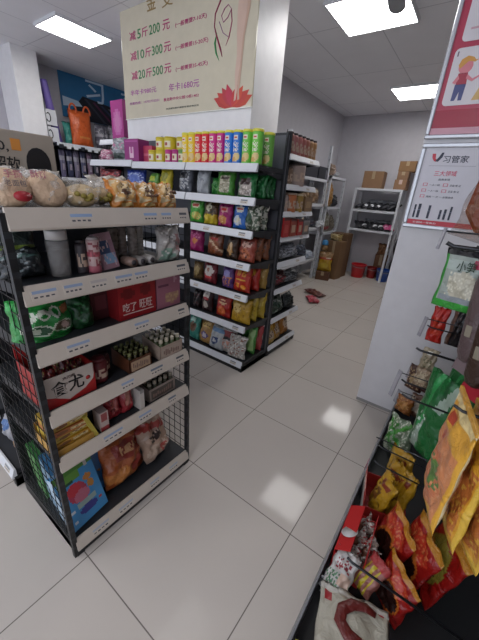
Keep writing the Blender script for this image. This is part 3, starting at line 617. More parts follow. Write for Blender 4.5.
bottle('orange jar on the third shelf of the end rack', 1.475, ENDZ[2] + .001, '#b0683c', '#9a8a7a', .055, .145, name='jar', cat='jar', x=-.39, capr=.95)
bottle('golden jar between the orange jar and the brown box', 1.60, ENDZ[2] + .001, '#9a7a34', '#b0a48c', .045, .14, name='jar', cat='jar', x=-.38, capr=.9)
carton('carton', 'brown box at the passage end of the third end rack shelf', (-.40, 1.745, ENDZ[2] + .001), .15, .11, .12, '#8a6c4c', [('rect', .2, .8, .3, .7, '#a98c66')], rz=PI / 2)
for k, (y, w, h, c, l) in enumerate(((1.375, .10, .15, '#b02a2c', 'bright red box on the fourth shelf of the end rack'), (1.50, .11, .14, '#96402e', 'brick coloured box with a cream square on the fourth shelf'), (1.625, .09, .13, '#a8342e', 'red box beside the grey box on the fourth shelf'), (1.745, .12, .12, '#77706c', 'grey box at the passage end of the fourth shelf'))):
    carton('carton', l, (-.385, y, ENDZ[3] + .001), w, .10, h, c, [('rect', .25, .75, .25, .65, '#c0a488' if k else '#c04a44'), ('band', .85, 1, '#5a2a22' if k < 3 else '#8d8a88')], rz=PI / 2)
for k, (y, w, h, c, l) in enumerate(((1.43, .22, .12, '#6a6c72', 'grey plastic packet lying on the fifth end rack shelf'), (1.64, .24, .13, '#8a8d94', 'silvery plastic packet on the fifth end rack shelf, by the passage'))):
    bag('plastic_packet', l, 'packet', (-.40, y, ENDZ[4] + .001), w, h, .1, c, [('spk', 0, 1, 0, 1, .3, '#b5b8be'), ('spk', 0, 1, 0, 1, .2, '#45474c')], PI / 2, R(-25), wr=.012)
bag('plastic_packet', 'dark red and clear packet on the sixth end rack shelf', 'packet', (-.41, 1.47, ENDZ[5] + .001), .25, .13, .12, '#4a2626', [('spk', 0, 1, 0, 1, .25, '#8f8a86'), ('spk', 0, 1, 0, .6, .25, '#92303a')], PI / 2, R(-20), wr=.012)
bag('plastic_packet', 'grey packet beside the dark red packet on the sixth end rack shelf', 'packet', (-.40, 1.70, ENDZ[5] + .001), .2, .11, .12, '#3a3a3c', [('spk', 0, 1, 0, 1, .3, '#7d7e80')], PI / 2, R(-20), wr=.012)
bag('plastic_packet', 'dark green packet with white streaks on the seventh end rack shelf', 'packet', (-.41, 1.48, ENDZ[6] + .001), .27, .17, .12, '#1d3226', [('diag', .62, .72, .4, '#9aa09c'), ('spk', 0, 1, .1, .9, .2, '#3f5a48'), ('diag', .2, .26, -.5, '#9aa09c')], PI / 2, R(-14), wr=.007)
bag('plastic_packet', 'black packet beside the dark green packet with white streaks', 'packet', (-.40, 1.73, ENDZ[6] + .001), .18, .14, .1, '#1f2422', [('spk', 0, 1, .1, .9, .2, '#4b524e')], PI / 2, R(-18), wr=.010)
for k, (y, x, h, c, l) in enumerate(((1.39, -.375, .20, '#a8842a', 'small yellow bag at the panel end of the lowest end rack shelf'), (1.52, -.39, .25, '#a8781f', 'orange yellow noodle bag with a brown window on the lowest end rack shelf'), (1.70, -.40, .26, '#9c6420', 'orange yellow bag at the passage end of the lowest end rack shelf'))):
    bag('noodle_bag', l, 'bag', (x, y, ENDZ[7] + .001), .16, h, .08, c, [('ell', .5, .4, .28, .2, '#b5a08a'), ('spk', .2, .8, .2, .6, .3, '#4a3424'), ('band', .7, .85, '#c89a34')], PI / 2, R(-15))
bag('noodle_bag', 'blue bag squeezed behind the dark end panel on the lowest shelf', 'bag', (-.40, 1.345, ENDZ[7] + .001), .05, .18, .06, '#3a6a9a', [], PI / 2, R(-8))

# ------------------------------------------------------------------ goods on the near rack
NX = -.085
def nz(k): return NEARZ[k] + .001
def bread(label, y, w, h, kind, x=NX, t=.08, grp='bread bags along the top of the near rack', lean=R(-22), trim=None, topc=None):
    o = thing('bread_bag', label, 'bread', (x, y, nz(0)), PI / 2, grp)
    _seed[0] += 1
    if trim:
        mb, ms = bag_mb(w, h * 1.08, t * .8, '#c9b48c', [('ell', .5, .56, .42, .36, '#c89a58'), ('ell', .52, .58, .30, .24, '#d8bc8c'), ('spk', .35, .7, .42, .75, .35, '#6a4a30'), ('spk', .1, .9, .3, .95, .10, '#efe6d4'), ('col', 0, .09, trim), ('col', .91, 1, trim), ('band', 0, .17, trim), ('rect', .30, .72, .05, .12, '#dcbc80'), ('diag', .93, 1.1, 0, trim)], seed=_seed[0], wr=.006, nu=28, nv=24)  # sparse pale specks are glints on the film, painted into its colour
        mb.build('wrapper', ms, o, rot=(lean, 0, 0))
        q = MB(); rr = random.Random(int(y * 1000))
        for k in range(5): q.lathe([(.001, -.004), (.007, -.003), (.008, .001), (.003, .004), (.001, .0045)], 8, c=(rr.uniform(-.22, .22) * w, -.031 + rr.uniform(-.002, .002), h * .6 + rr.uniform(-.12, .12) * h))
        q.build('filling', mat('#5f3f2a', .5, 0, 'food'), o)
        return o
    if kind == 'bun':
        MB().lathe([(.004, -.02), (w * .40, -.018), (w * .44, 0), (w * .40, .018), (w * .2, .026), (.004, .027)], 28).build('bun', mat('#cdb092', .6, 0, 'food'), o, loc=(0, .0, h * .46), rot=(R(66), 0, 0))
    else:
        MB().lathe([(.004, -.022), (w * .38, -.016), (w * .42, .004), (w * .34, .022), (.004, .03)], 24, sy=.62).build('bun', mat('#cdb48c', .55, 0, 'food'), o, loc=(0, 0, h * .40), rot=(R(60), 0, 0))
        q = MB(); rr = random.Random(int(y * 1000))
        for k in range(7): q.lathe([(.001, -.006), (.008, -.004), (.009, .002), (.004, .007), (.001, .008)], 8, c=(rr.uniform(-.2, .2) * w, -.032 + rr.uniform(-.004, .004), h * .42 + rr.uniform(-.15, .15) * h))
        q.build('filling', mat('#8a7a30', .5, 0, 'food'), o)
    mb, ms = bag_mb(w, h, t, '#e6e2dc', [('spk', .1, .9, .1, .9, .10, '#ffffff')], mk=clear, seed=_seed[0], wr=.010, nu=18, nv=18)
    mb.build('wrapper', ms, o, rot=(lean, 0, 0))
    return o
b0 = bread('round white bread bag with a red oval sticker, nearest the mesh end', -.585, .11, .102, 'bun')
MB().lathe([(.001, 0), (.020, 0), (.021, .0015), (.001, .002)], 20, sy=.6).build('sticker', mat('#a82832', .35), b0, loc=(.012, -.044, .032), rot=(PI / 2 - .2, 0, 0))
letters('lettering', '手撕', .020, mat('#b06a72'), b0, (-.02, -.045, .075), (PI / 2 - .35, 0, 0)); letters('lettering', '老面包', .016, mat('#7a6a66'), b0, (-.022, -.046, .056), (PI / 2 - .3, 0, 0))
b1 = bread('round beige bread bag with a flat pale disc, beside the sticker one', -.495, .11, .102, 'bun')
letters('lettering', '酥饼', .020, mat('#b0707a'), b1, (-.05, -.038, .078), (PI / 2 - .35, 0, 0))
bread('clear bread bag with olive green filling', -.405, .125, .085, 'roll')
bread('plain clear bread bag of golden rolls, beside the first orange bordered one', -.325, .09, .085, 'roll', x=-.12)
bread('orange bordered bread bag beside the plain golden rolls', -.255, .105, .088, 'roll', trim='#c67a26')
bread('orange bordered bread bag between two like it', -.165, .10, .085, 'roll', trim='#c67a26')
bread('orange bordered bread bag at the aisle corner of the rack top', -.075, .095, .088, 'roll', trim='#cc8430')
for k, (y, c, l) in enumerate(((-.46, '#c9c2ba', 'pale bread bag in the back row behind the olive filled one'), (-.20, '#c2b8aa', 'pale bread bag in the back row behind the orange bordered ones'))):
    bag('bread_bag', l, 'bread', (-.235, y, nz(0)), .17, .095, .08, c, [('spk', 0, 1, 0, 1, .25, '#e0dcd6'), ('ell', .5, .4, .3, .25, '#b89468')], PI / 2, R(-20), wr=.010)
# second level
bag('dark_pouch', 'black pouch lying low beside the mesh end, second shelf', 'pouch', (-.12, -.575, nz(1)), .12, .085, .06, '#23282b', [('band', .55, .68, '#4f6a66'), ('spk', .1, .9, .1, .9, .12, '#7f8a8c')], PI / 2, R(-30), wr=.006)
bag('dark_pouch', 'dark green and grey pouch standing behind the black pouch', 'pouch', (-.19, -.565, nz(1)), .13, .160, .05, '#3a4440', [('band', .38, .5, '#7a8f3a'), ('rect', .1, .5, .55, .85, '#8e9490'), ('spk', .1, .9, .5, .9, .2, '#5f6a66')], PI / 2, R(-10))
t = thing('tumbler', 'clear tumbler with a white screw lid', 'bottle', (-.105, -.483, nz(1)), 0)
MB().lathe([(.024, 0), (.027, .003), (.0275, .02), (.031, .106), (.030, .108), (.0265, .106), (.024, .006), (.003, .005)], 28).build('cup', mat('#b8b4b0', .12, 0, 'clear'), t)
MB().lathe([(.029, .110), (.029, .134), (.027, .138), (.004, .138)], 28).build('lid', mat('#c3bfba', .4), t)
for k, z in enumerate((.108, .116, .124)): pass
bottle('dark bottle between the tumbler and the pink and white can', -.418, nz(1), '#3a3438', '#2a2628', .016, .105, x=-.10, name='bottle')
t = thing('spray_can', 'slim pink and white can beside the tilted blue and pink box', 'can', (-.085, -.385, nz(1)), PI / 2)
pal = Pal(card); pf = painter(pal, '#bda09c', [('band', .0, .2, '#b0606c'), ('band', .5, .62, '#b4525f'), ('spk', .3, .7, .2, .9, .3, '#8a4048')], 4)
MB().lathe([(.0195, .105 * k / 14) for k in range(15)], 24, paint=lambda u, z: pf(u, z / .105)).build('body', pal.mats(), t)
MB().lathe([(.018, .105), (.014, .112), (.003, .113)], 20).build('lid', mat('#c3b6b2'), t)
carton('carton', 'blue and pink printed box leaning back on the second shelf', (-.095, -.325, nz(1)), .058, .028, .12, '#93707a', [('band', .78, 1, '#a8848c'), ('rect', .1, .7, .45, .75, '#3a4a6a'), ('rect', .2, .9, .12, .42, '#7a98b4'), ('spk', .05, .95, .1, .9, .2, '#c2a8a8')], PI / 2, R(-14), R(-6))
for k, (y, c, l) in enumerate(((-.252, '#8e7468', 'small brown roll lying on its side by the blue and pink box'), (-.214, '#8a8480', 'small grey roll lying on its side between two others'), (-.171, '#b2aca6', 'small white ended roll lying on its side by the plastic cups'))):
    t = thing('small_roll', l, 'roll', (-.09, y, nz(1) + .0165), 0, 'small rolls lying on the second shelf')
    MB().tube([(-.03, 0, 0), (.028, 0, 0)], .0165, 18).build('roll', mat(c, .4), t)
    MB().tube([(.028, 0, 0), (.030, 0, 0)], [.010, .009], 14).build('core', mat('#4a4446'), t)
for k, y in enumerate((-.265, -.225, -.185, -.150)):
    t = thing('cup_stack', ['brownish see-through stack of plastic cups, farthest from the white pack', 'see-through stack of plastic cups, second from the far one', 'see-through stack of plastic cups, third from the far one', 'see-through stack of plastic cups behind the white tissue pack'][k], 'plastic cups', (-.16 - .01 * (k % 2), y, nz(1)), 0, 'stacks of clear plastic cups')
    b = MB(); pr = []
    for q in range(9): pr += [(.017, .014 * q), (.0185, .014 * q + .012), (.0195, .014 * q + .0125)]
    b.lathe(pr, 18); b.build('cups', mat(['#6e6258', '#7a6e66', '#8a8078', '#8e8880'][k], .2, 0, 'film'), t)
t = thing('tissue_pack', 'clear wrapped white pack with green leaf print on the second shelf', 'pack', (-.085, -.075, nz(1)), PI / 2)
bag('pack', None, None, (0, 0, 0), .12, .135, .06, '#a8a29c', [('ell', .35, .2, .3, .2, '#7f9a8a'), ('ell', .75, .55, .12, .25, '#a07a78'), ('spk', .1, .9, .1, .9, .12, '#c9c6c0'), ('diag', .62, .68, .6, '#8a8480')], parent=t, wr=.006)
# third level
t = thing('drink_pack', 'shrink wrapped green pack with white lettering swirls', 'pack', (-.15, -.545, nz(2)), PI / 2)
bag('pack', None, None, (0, 0, 0), .185, .125, .15, '#237f36', [('band', .80, 1, '#2f9a44'), ('ell', .28, .30, .22, .13, '#b9c2ae'), ('ell', .28, .30, .19, .10, '#24502e'), ('ell', .24, .30, .08, .07, '#a8b09c'), ('ell', .70, .30, .20, .14, '#b9c2ae'), ('ell', .70, .30, .17, .11, '#57503a'), ('ell', .74, .30, .07, .08, '#a88f84'), ('ell', .2, .64, .11, .13, '#c2c8b8'), ('ell', .2, .66, .06, .07, '#237f36'), ('ell', .42, .64, .10, .13, '#c2c8b8'), ('ell', .42, .62, .05, .06, '#237f36'), ('ell', .62, .66, .09, .12, '#c2c8b8'), ('ell', .64, .66, .05, .07, '#237f36'), ('ell', .82, .66, .10, .11, '#a86a44')], parent=t, nu=44, nv=34, crimp=False, bottom=.9, wr=.005)
bag('drink_pack', 'dark green shrink wrapped pack right behind the swirl lettered one', 'pack', (-.145, -.435, nz(2)), .10, .12, .12, '#14401f', [('spk', 0, 1, .2, .9, .15, '#2c6a38')], PI / 2, 0, crimp=False, bottom=.9)
carton('carton', 'dark maroon box set back beside the red pack', (-.17, -.355, nz(2)), .075, .08, .125, '#4a2024', [('rect', .2, .8, .3, .7, '#6a343a')], PI / 2)
def chars(t, body, x, z, w, h, m, y): return rows('lettering', body, w, h, m, t, (x, y, z), FRONT)
t = thing('red_box', 'red box with silver lettering beside the pink box', 'box', (-.10, -.245, nz(2)), PI / 2)
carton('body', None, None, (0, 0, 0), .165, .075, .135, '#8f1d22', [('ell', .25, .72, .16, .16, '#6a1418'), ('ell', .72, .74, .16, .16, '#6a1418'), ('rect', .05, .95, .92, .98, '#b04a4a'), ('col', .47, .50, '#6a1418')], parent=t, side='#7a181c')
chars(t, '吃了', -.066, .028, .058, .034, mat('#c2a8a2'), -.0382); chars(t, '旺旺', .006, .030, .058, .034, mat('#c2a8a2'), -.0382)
MB().box(-.066, .07, -.0385, -.0376, .018, .022).build('underline', mat('#c2a8a2'), t)
t = thing('pink_box', 'dull pink box with a gold print beside the red lettered box', 'box', (-.10, -.093, nz(2)), PI / 2)
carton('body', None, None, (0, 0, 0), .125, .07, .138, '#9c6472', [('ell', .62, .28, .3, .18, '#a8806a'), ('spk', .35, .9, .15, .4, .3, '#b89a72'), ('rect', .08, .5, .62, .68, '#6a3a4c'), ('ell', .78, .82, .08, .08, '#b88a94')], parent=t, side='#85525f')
# fourth level
t = thing('display_box', 'open white and red display box with bold black brush lettering', 'box', (-.135, -.535, nz(3)), PI / 2)
w, d, h = .175, .16, .11
b = MB(); red_i, wh_i = 1, 0
# front: white top, red sweeping sides
b.box(-w / 2, w / 2, -d / 2, -d / 2 + .004, 0, h)
b.box(-w / 2, w / 2, d / 2 - .004, d / 2, 0, h + .075, mi=1); b.box(-w / 2, -w / 2 + .004, -d / 2, d / 2, 0, h + .02, mi=1); b.box(w / 2 - .004, w / 2, -d / 2, d / 2, 0, h, mi=1)
b.box(-w / 2, w / 2, -d / 2, d / 2, 0, .004, mi=1)
b.build('carton_body', [mat('#b5aaa0', .45), mat('#96201f', .4)], t)
MB().prism([(-.087, 0), (-.087, .05), (-.05, .034), (-.01, .010), (.0, 0)], -d / 2 - .0008, -d / 2).build('red_swoosh', mat('#9c2020', .4), t)
MB().prism([(.087, 0), (.087, .07), (.08, .05), (.05, .026), (.0, .010), (-.02, 0)], -d / 2 - .0008, -d / 2).build('red_swoosh', mat('#9c2020', .4), t)
chars(t, '食尤', -.058, .036, .105, .054, mat('#141214'), -d / 2 - .0012); chars(t, '大刀肉', -.02, .088, .04, .011, mat('#3a2a28'), -d / 2 - .0012)
MB().lathe([(.001, 0), (.008, 0), (.001, .0006)], 14).build('red_seal', mat('#a02424'), t, loc=(.062, -d / 2 - .001, .062), rot=(PI / 2, 0, 0))
for k, (x, y) in enumerate(((-.055, -.03), (.01, -.025), (.062, -.03), (-.04, .035), (.035, .035))):
    lx = Vector((x, y, 0)); wp = (-.135 - y, -.535 + x * .85, nz(3) + .008)
    bag('snack_sachet', ['dark red sachet by the mesh end of the display box', 'dark red sachet in the middle front of the display box', 'dark red sachet at the far front of the display box', 'dark red sachet at the back of the display box, by the mesh', 'dark red sachet at the back of the display box, away from the mesh'][k], 'sachet', wp, .055, .100 + .012 * (k % 2), .035, '#4f1418', [('spk', 0, 1, .2, 1, .3, '#7a2a24'), ('spk', 0, 1, .4, 1, .12, '#8f8a5a')], PI / 2 + .2 * (k - 2), R(-8), group='sachets in the open display box', wr=.004)
bottle('dark red jar with a pale label between the display box and the jar tray', -.408, nz(3), '#5c1c20', '#6a3034', .030, .095, x=-.10, name='jar', cat='jar')
bottle('small dark red jar beside the pale labelled jar', -.365, nz(3), '#4a181c', '#3a1a1c', .022, .085, x=-.14, name='jar', cat='jar')
def tray(label, x, y, z, w, d, h, col, fcol, n, bottles, grp, bl, win=None):
    t = thing('display_tray', label, 'box', (x, y, z), PI / 2)
    b = MB(); b.box(-w / 2, w / 2, -d / 2, d / 2, 0, .003)
    b.box(-w / 2, w / 2, -d / 2, -d / 2 + .003, 0, h); b.box(-w / 2, w / 2, d / 2 - .003, d / 2, 0, h)
    b.prism([(-d / 2, 0), (d / 2, 0), (d / 2, h * 1.3), (-d / 2, h)], -w / 2, -w / 2 + .003, plane='yz'); b.prism([(-d / 2, 0), (d / 2, 0), (d / 2, h * 1.3), (-d / 2, h)], w / 2 - .003, w / 2, plane='yz')
    b.build('carton_body', card(col), t)
    f = MB(); f.box(-w * .42, w * .42, -d / 2 - .001, -d / 2, h * .15, h * .85); f.build('front_print', card(fcol), t)
    p = MB(); rr = random.Random(int(w * 999))
    for k in range(9): 
        a = -w * .36 + w * .08 * k; p.box(a, a + w * .05, -d / 2 - .0016, -d / 2 - .0009, h * rr.uniform(.25, .4), h * rr.uniform(.5, .75))
    p.build('print_marks', card('#7a6258'), t)
    i = 0
    for ry in range(bottles[1]):
        for rx_ in range(bottles[0]):
            px = -w / 2 + w * (rx_ + .5) / bottles[0]; py = -d / 2 + d * (ry + .5) / bottles[1]
            o = thing('small_bottle', bl, 'bottle', (x - py, y + px, z + .004), PI / 2, grp)
            rad = min(w / bottles[0], d / bottles[1]) * .40
            MB().lathe([(rad, 0), (rad, h * .85), (rad * .7, h * 1.05), (rad * .66, h * 1.12)], 12).build('body', mat(n[0], .25), o)
            MB().lathe([(rad * .72, h * 1.12), (rad * .72, h * 1.35), (rad * .6, h * 1.38), (.001, h * 1.38)], 12).build('cap', mat(n[1], .35), o)
tray('brown tray of small olive capped jars with a tan printed front', -.105, -.262, nz(3), .105, .12, .058, '#54301f', '#a88d72', ('#3c3420', '#5f6038'), (4, 4), 'jars in the tan fronted tray', 'small olive capped jar in the tan fronted tray')
tray('cream tray of taller green glass bottles at the aisle corner of the fourth shelf', -.10, -.105, nz(3), .125, .12, .062, '#a39082', '#a8988a', ('#5a6446', '#b5ac98'), (4, 4), 'bottles in the cream tray on the fourth shelf', 'small green bottle in the cream tray at the corner of the fourth shelf')
# fifth level
t = thing('candy_box', 'open box of yellow candy packs by the mesh end', 'box', (-.115, -.555, nz(4)), PI / 2)
b = MB(); b.box(-.07, .07, -.07, .07, 0, .003); b.box(-.07, .07, -.07, -.067, 0, .03); b.box(-.07, .07, .067, .07, 0, .08); b.box(-.07, -.067, -.067, .067, 0, .05); b.box(.067, .07, -.067, .067, 0, .05); b.build('carton_body', card('#a87e34'), t)
for k in range(5):
    carton('candy_pack', ['lowest yellow candy pack in the stack by the mesh end', 'second yellow candy pack from the bottom of the stack', 'middle yellow candy pack of the stack', 'yellow candy pack one below the top of the stack', 'topmost yellow candy pack of the stack'][k], (-.115 + .005 * (k % 2), -.555, nz(4) + .0045 + .0235 * k), .125, .115, .022, ['#b08f2c', '#a87a22', '#b59a34', '#a4602a', '#b5953a'][k], [('ell', .3, .5, .15, .3, '#7a4a22'), ('rect', .5, .9, .3, .7, '#c9b98a'), ('spk', .1, .9, .2, .8, .2, '#6a3a20')], PI / 2 + R(3 * (k % 3 - 1)), group='yellow candy packs stacked in the open box')
carton('carton', 'thin yellow box leaning next to the yellow candy packs', (-.09, -.473, nz(4)), .014, .09, .115, '#b0a040', [], PI / 2, 0, R(-18))
carton('carton', 'small white and red box standing beside the leaning yellow box', (-.075, -.437, nz(4)), .034, .05, .085, '#b3a19a', [('rect', .15, .85, .5, .9, '#8f4444'), ('band', 0, .2, '#9a3a3c')], PI / 2)
bag('red_pouch', 'red pouch beside the small white and red box', 'pouch', (-.09, -.378, nz(4)), .07, .115, .05, '#8a2028', [('ell', .5, .5, .25, .2, '#a85a52'), ('spk', .2, .8, .2, .8, .2, '#5a141a')], PI / 2, R(-8))
bag('red_pouch', 'red pouch beside the thin white box', 'pouch', (-.085, -.318, nz(4)), .062, .118, .05, '#93242c', [('rect', .3, .7, .3, .75, '#b0766a')], PI / 2, R(-8))
bag('red_pouch', 'dark red pouch at the back between the two red pouches', 'pouch', (-.165, -.35, nz(4)), .08, .13, .05, '#6e1c22', [('spk', .2, .8, .2, .8, .2, '#a04a48')], PI / 2, R(-6))
carton('carton', 'thin white box standing at the end of the red pouches', (-.075, -.270, nz(4)), .020, .07, .098, '#b9b2aa', [('band', .85, 1, '#8f8a86')], PI / 2)
tray('grey brown tray of bottles with an open cut-out on the fifth shelf', -.105, -.150, nz(4), .15, .10, .062, '#8d8078', '#4e463f', ('#4a4a3c', '#8d8574'), (5, 3), 'bottles in the cut-out tray on the fifth shelf', 'small bottle in the grey brown tray on the fifth shelf')
# lowest level
def flatbox(label, x, y, rz, lean, w, h, layers, base, side, d=.035):
    return carton('toy_box', label, (x, y, nz(5) + d / 2 * abs(math.sin(lean)) + .001), w, d, h, base, layers, rz, lean, side=side, nu=36, nv=44)
flatbox('blue box with a pink and red rounded figure shape, standing foremost on the lowest shelf', -.085, -.535, PI / 2 + R(8), R(-20), .165, .25,
    [('rect', 0, 1, .88, 1, '#4a7a34'), ('rect', .05, .6, .78, .92, '#5f8f3c'), ('rect', .08, .42, .74, .80, '#1f4a34'), ('ell', .42, .55, .24, .17, '#a83a52'), ('ell', .36, .62, .18, .10, '#b83440'), ('ell', .5, .46, .2, .10, '#b8687c'), ('ell', .75, .68, .10, .06, '#b87a3a'), ('ell', .78, .55, .09, .07, '#b8803a'), ('rect', .3, .8, .28, .36, '#8fa6a0'), ('ell', .55, .20, .24, .07, '#3a3a84'), ('rect', .1, .22, .28, .31, '#b9c2c8'), ('rect', .82, .92, .18, .22, '#b03a3c'), ('rect', .1, .2, .1, .13, '#b9c2c8'), ('rect', .78, .86, .86, .95, '#b4b0a8')], '#3f86b8', '#a9bccb')
flatbox('blue, green and pink toy box standing behind the foremost blue one', -.19, -.50, PI / 2 - R(6), R(-5), .17, .30, [('band', .8, 1, '#3a6a9a'), ('ell', .6, .75, .2, .12, '#a84a6a'), ('rect', .05, .6, .72, .86, '#4a7f3a')], '#35679a', '#6a8aa4')
flatbox('blue toy box standing edgewise by the mesh end', -.22, -.590, PI / 2 + R(85), R(-2), .14, .26, [('band', .7, .85, '#9ab0bc'), ('rect', .2, .8, .2, .5, '#4a7fa8')], '#2f6288', '#7b98ac', .03)
flatbox('green toy box standing edgewise between two blue ones', -.36, -.588, PI / 2 + R(86), R(-2), .12, .24, [('rect', .2, .8, .3, .7, '#6a9a4a')], '#2f6a34', '#4f8a48', .03)
bag('snack_bag', 'large orange brown biscuit bag slumped in the middle of the lowest shelf', 'snack bag', (-.135, -.325, nz(5)), .225, .24, .12, '#8f4a24', [('rect', .2, .95, .52, .84, '#7a2a20'), ('spk', .35, .85, .58, .76, .45, '#b58a62'), ('band', .24, .34, '#a8622c'), ('ell', .3, .2, .3, .15, '#a86a34'), ('rect', .55, .95, .12, .4, '#8a2e22')], PI / 2 + R(8), R(-14), R(4), wr=.008, nu=24, nv=22)
bag('snack_bag', 'brown biscuit bag behind the toy boxes on the lowest shelf', 'snack bag', (-.20, -.40, nz(5)), .18, .22, .09, '#6e4222', [('ell', .5, .5, .3, .25, '#8f6230'), ('spk', .1, .9, .1, .9, .15, '#4a2a18')], PI / 2, R(-16), wr=.008)
bag('snack_bag', 'beige and red snack bag with dark lettering at the aisle corner of the lowest shelf', 'snack bag', (-.13, -.135, nz(5)), .18, .22, .10, '#a08674', [('diag', .74, .92, .3, '#93342c'), ('rect', .22, .68, .48, .68, '#342826'), ('spk', .22, .68, .48, .68, .3, '#b0998a'), ('rect', .55, .95, .05, .3, '#a04a40'), ('spk', .55, .95, .05, .4, .3, '#c2ac9c'), ('ell', .3, .25, .25, .16, '#b49e8c')], PI / 2 + R(10), R(-14), R(-6), wr=.009, nu=22, nv=22)
# neighbour shelf low goods
bag('snack_bag', 'tan snack bag low on the shelf joined behind the bread rack', 'snack bag', (-.66, -.57, .097), .14, .17, .06, '#8a6a4c', [('ell', .5, .5, .3, .2, '#a88a6a')], 0, R(-10))
bag('snack_bag', 'white and blue snack bag low beside the tan one', 'snack bag', (-.80, -.57, .097), .13, .15, .06, '#9a9a9e', [('ell', .5, .6, .3, .2, '#4a6a9a')], 0, R(-10))
bag('snack_bag', 'black snack bag set behind the tan and white ones', 'snack bag', (-.72, -.48, .097), .2, .2, .06, '#232326', [], 0, R(-6))
for k, (x, c, l) in enumerate(((-1.155, '#b9bf3c', 'yellow green packet showing just above the header board'), (-1.06, '#b06a8a', 'pink and white packet showing just above the header board'), (-.985, '#3c4268', 'navy packet showing just above the header board'))):
    bag('small_packet', l, 'packet', (x, -.40, 1.202), .10, .36 + .02 * (k == 0), .05, c, [('spk', 0, 1, .2, 1, .3, ['#6a8a2c', '#d0b8c2', '#9a9cb4'][k])], PI / 2 * .6, R(-3))

# ------------------------------------------------------------------ hook display rack by the right wall
t = thing('display_rack', 'black hook rack with a low tray of packets by the poster wall', 'display rack', (1.0, .27, 0))
P = lambda mb, n, m, **k: mb.build(n, m, t, loc=(-1.0, -.27, 0), **k)
P(MB().box(.79, 1.27, -.62, 1.15, 0, .095), 'base', BLACK)
P(MB().box(.785, 1.27, -.62, 1.15, .0955, .103), 'tray', mat('#1e1f21', .5))
b = MB().prism([(.784, .165), (.778, .165), (.765, .07), (.772, .03), (.784, .03)], -.62, 1.15, plane='xz'); P(b, 'front_lip', mat('#77787c', .4))
P(MB().box(.79, 1.27, 1.142, 1.152, .10, .20), 'tray_end', DARK)
b = MB().box(1.27, 1.30, -.62, 1.15, 0, 1.75)
b.cur = 1
for j in range(20):
    for k in range(26): b.box(1.2685, 1.2705, -.58 + j * .088, -.565 + j * .088, .14 + k * .06, .15 + k * .06)
P(b, 'backboard', [BLACK, mat('#0c0c0d', .6)])
for y in (-.62, 1.12): P(MB().box(1.262, 1.305, y - .015, y + .03, 0, 1.75), 'upright', DARK)
def hook(label, y, x, z, plate=True, r=.0035, arm=True, rise=.0, pl=.10, pw=.02):
    o = thing('display_hook', label, 'hook', (1.265, y, z), 0, 'hooks of the packet rack')
    L = 1.265 - x
    MB().tube([(0, 0, 0), (-L + .02, 0, rise), (-L, 0, rise + .008)], r, 8).build('rod', ROD, o)
    if arm: MB().tube([(0, 0, .045), (-L - .012, 0, .04 + rise)], .0026, 8).build('tag_arm', ROD, o)
    MB().box(-.006, .004, -.018, .018, -.03, .06).build('bracket', ROD, o)
    if plate:
        q = MB().box(-.002, .002, -pw / 2, pw / 2, -pl, .008)
        q.box(-.0026, -.0019, -pw * .4, pw * .4, -pl * .8, -pl * .1, mi=1)
        q.build('tag_plate', [mat('#8f8d92', .35), mat('#9b989c', .5)], o, loc=(-L - .014, 0, .042 + rise), rot=(0, R(8), R(50)))
hook('thick dark hook near the top with a dangling tag, below the brown meat pack', .2, .822, 1.29, True, .006, True, pl=.055, pw=.010)
hook('hook with a tag plate beside the red packet', .85, .82, .82, True, pl=.10)
hook('short thick hook without a plate below the red packet', .72, .81, .735, False, .006, False)
hook('hook with a small plate against the lower wall', 1.02, .82, .47, True, pl=.09)
hook('hook with a long tag plate above the green pouches', .55, .80, .63, True, .0045, pl=.13, pw=.022)
hook('thin hook that ends above the yellow packets', .30, .83, .70, False, .004, False)
hook('low hook with plate among the brown packets', .95, .80, .31, True, pl=.08)
hook('low hook crossing above the golden packets', .33, .80, .40, False, .003)
hook('low hook above the golden packets, nearer the tray', .27, .81, .36, False, .003, False)
hook('bent low hook over the small white pouch', -.13, .845, .275, False, .0045, False)
hook('hook holding the green edged noodle packet', .52, .90, 1.262, False, .004, False)
hook('hook holding the yellow packets', -.11, .955, .955, False, .004, False)
hook('hook holding the long dark sausage packs', .40, .945, 1.235, False, .004, False)

RX = -PI / 2
# brown meat pack on the top hook
t = thing('meat_pack', 'clear pack of dark brown meat on the topmost hook', 'packet', (.912, .24, 1.302), R(-20), ry=R(9))
b = MB(); pts = [(.0, .02), (.05, .012), (.11, .03), (.13, .12), (.11, .22), (.05, .27), (-.02, .25), (-.06, .16), (-.055, .07)]
b.prism([(x * .95 - .035, z) for x, z in pts], -.02, .02); b.build('meat', mat('#6b2f12', .3, 0, 'food'), t, bevel=.012)
MB().box(-.02, .09, -.0245, -.021, .09, .2).build('label', mat('#7c5a34', .4), t, bevel=.002)
mb, ms = bag_mb(.21, .30, .07, '#8f6a50', [], mk=clear, seed=5, wr=.010, nu=18, nv=18); mb.build('wrapper', ms, t)
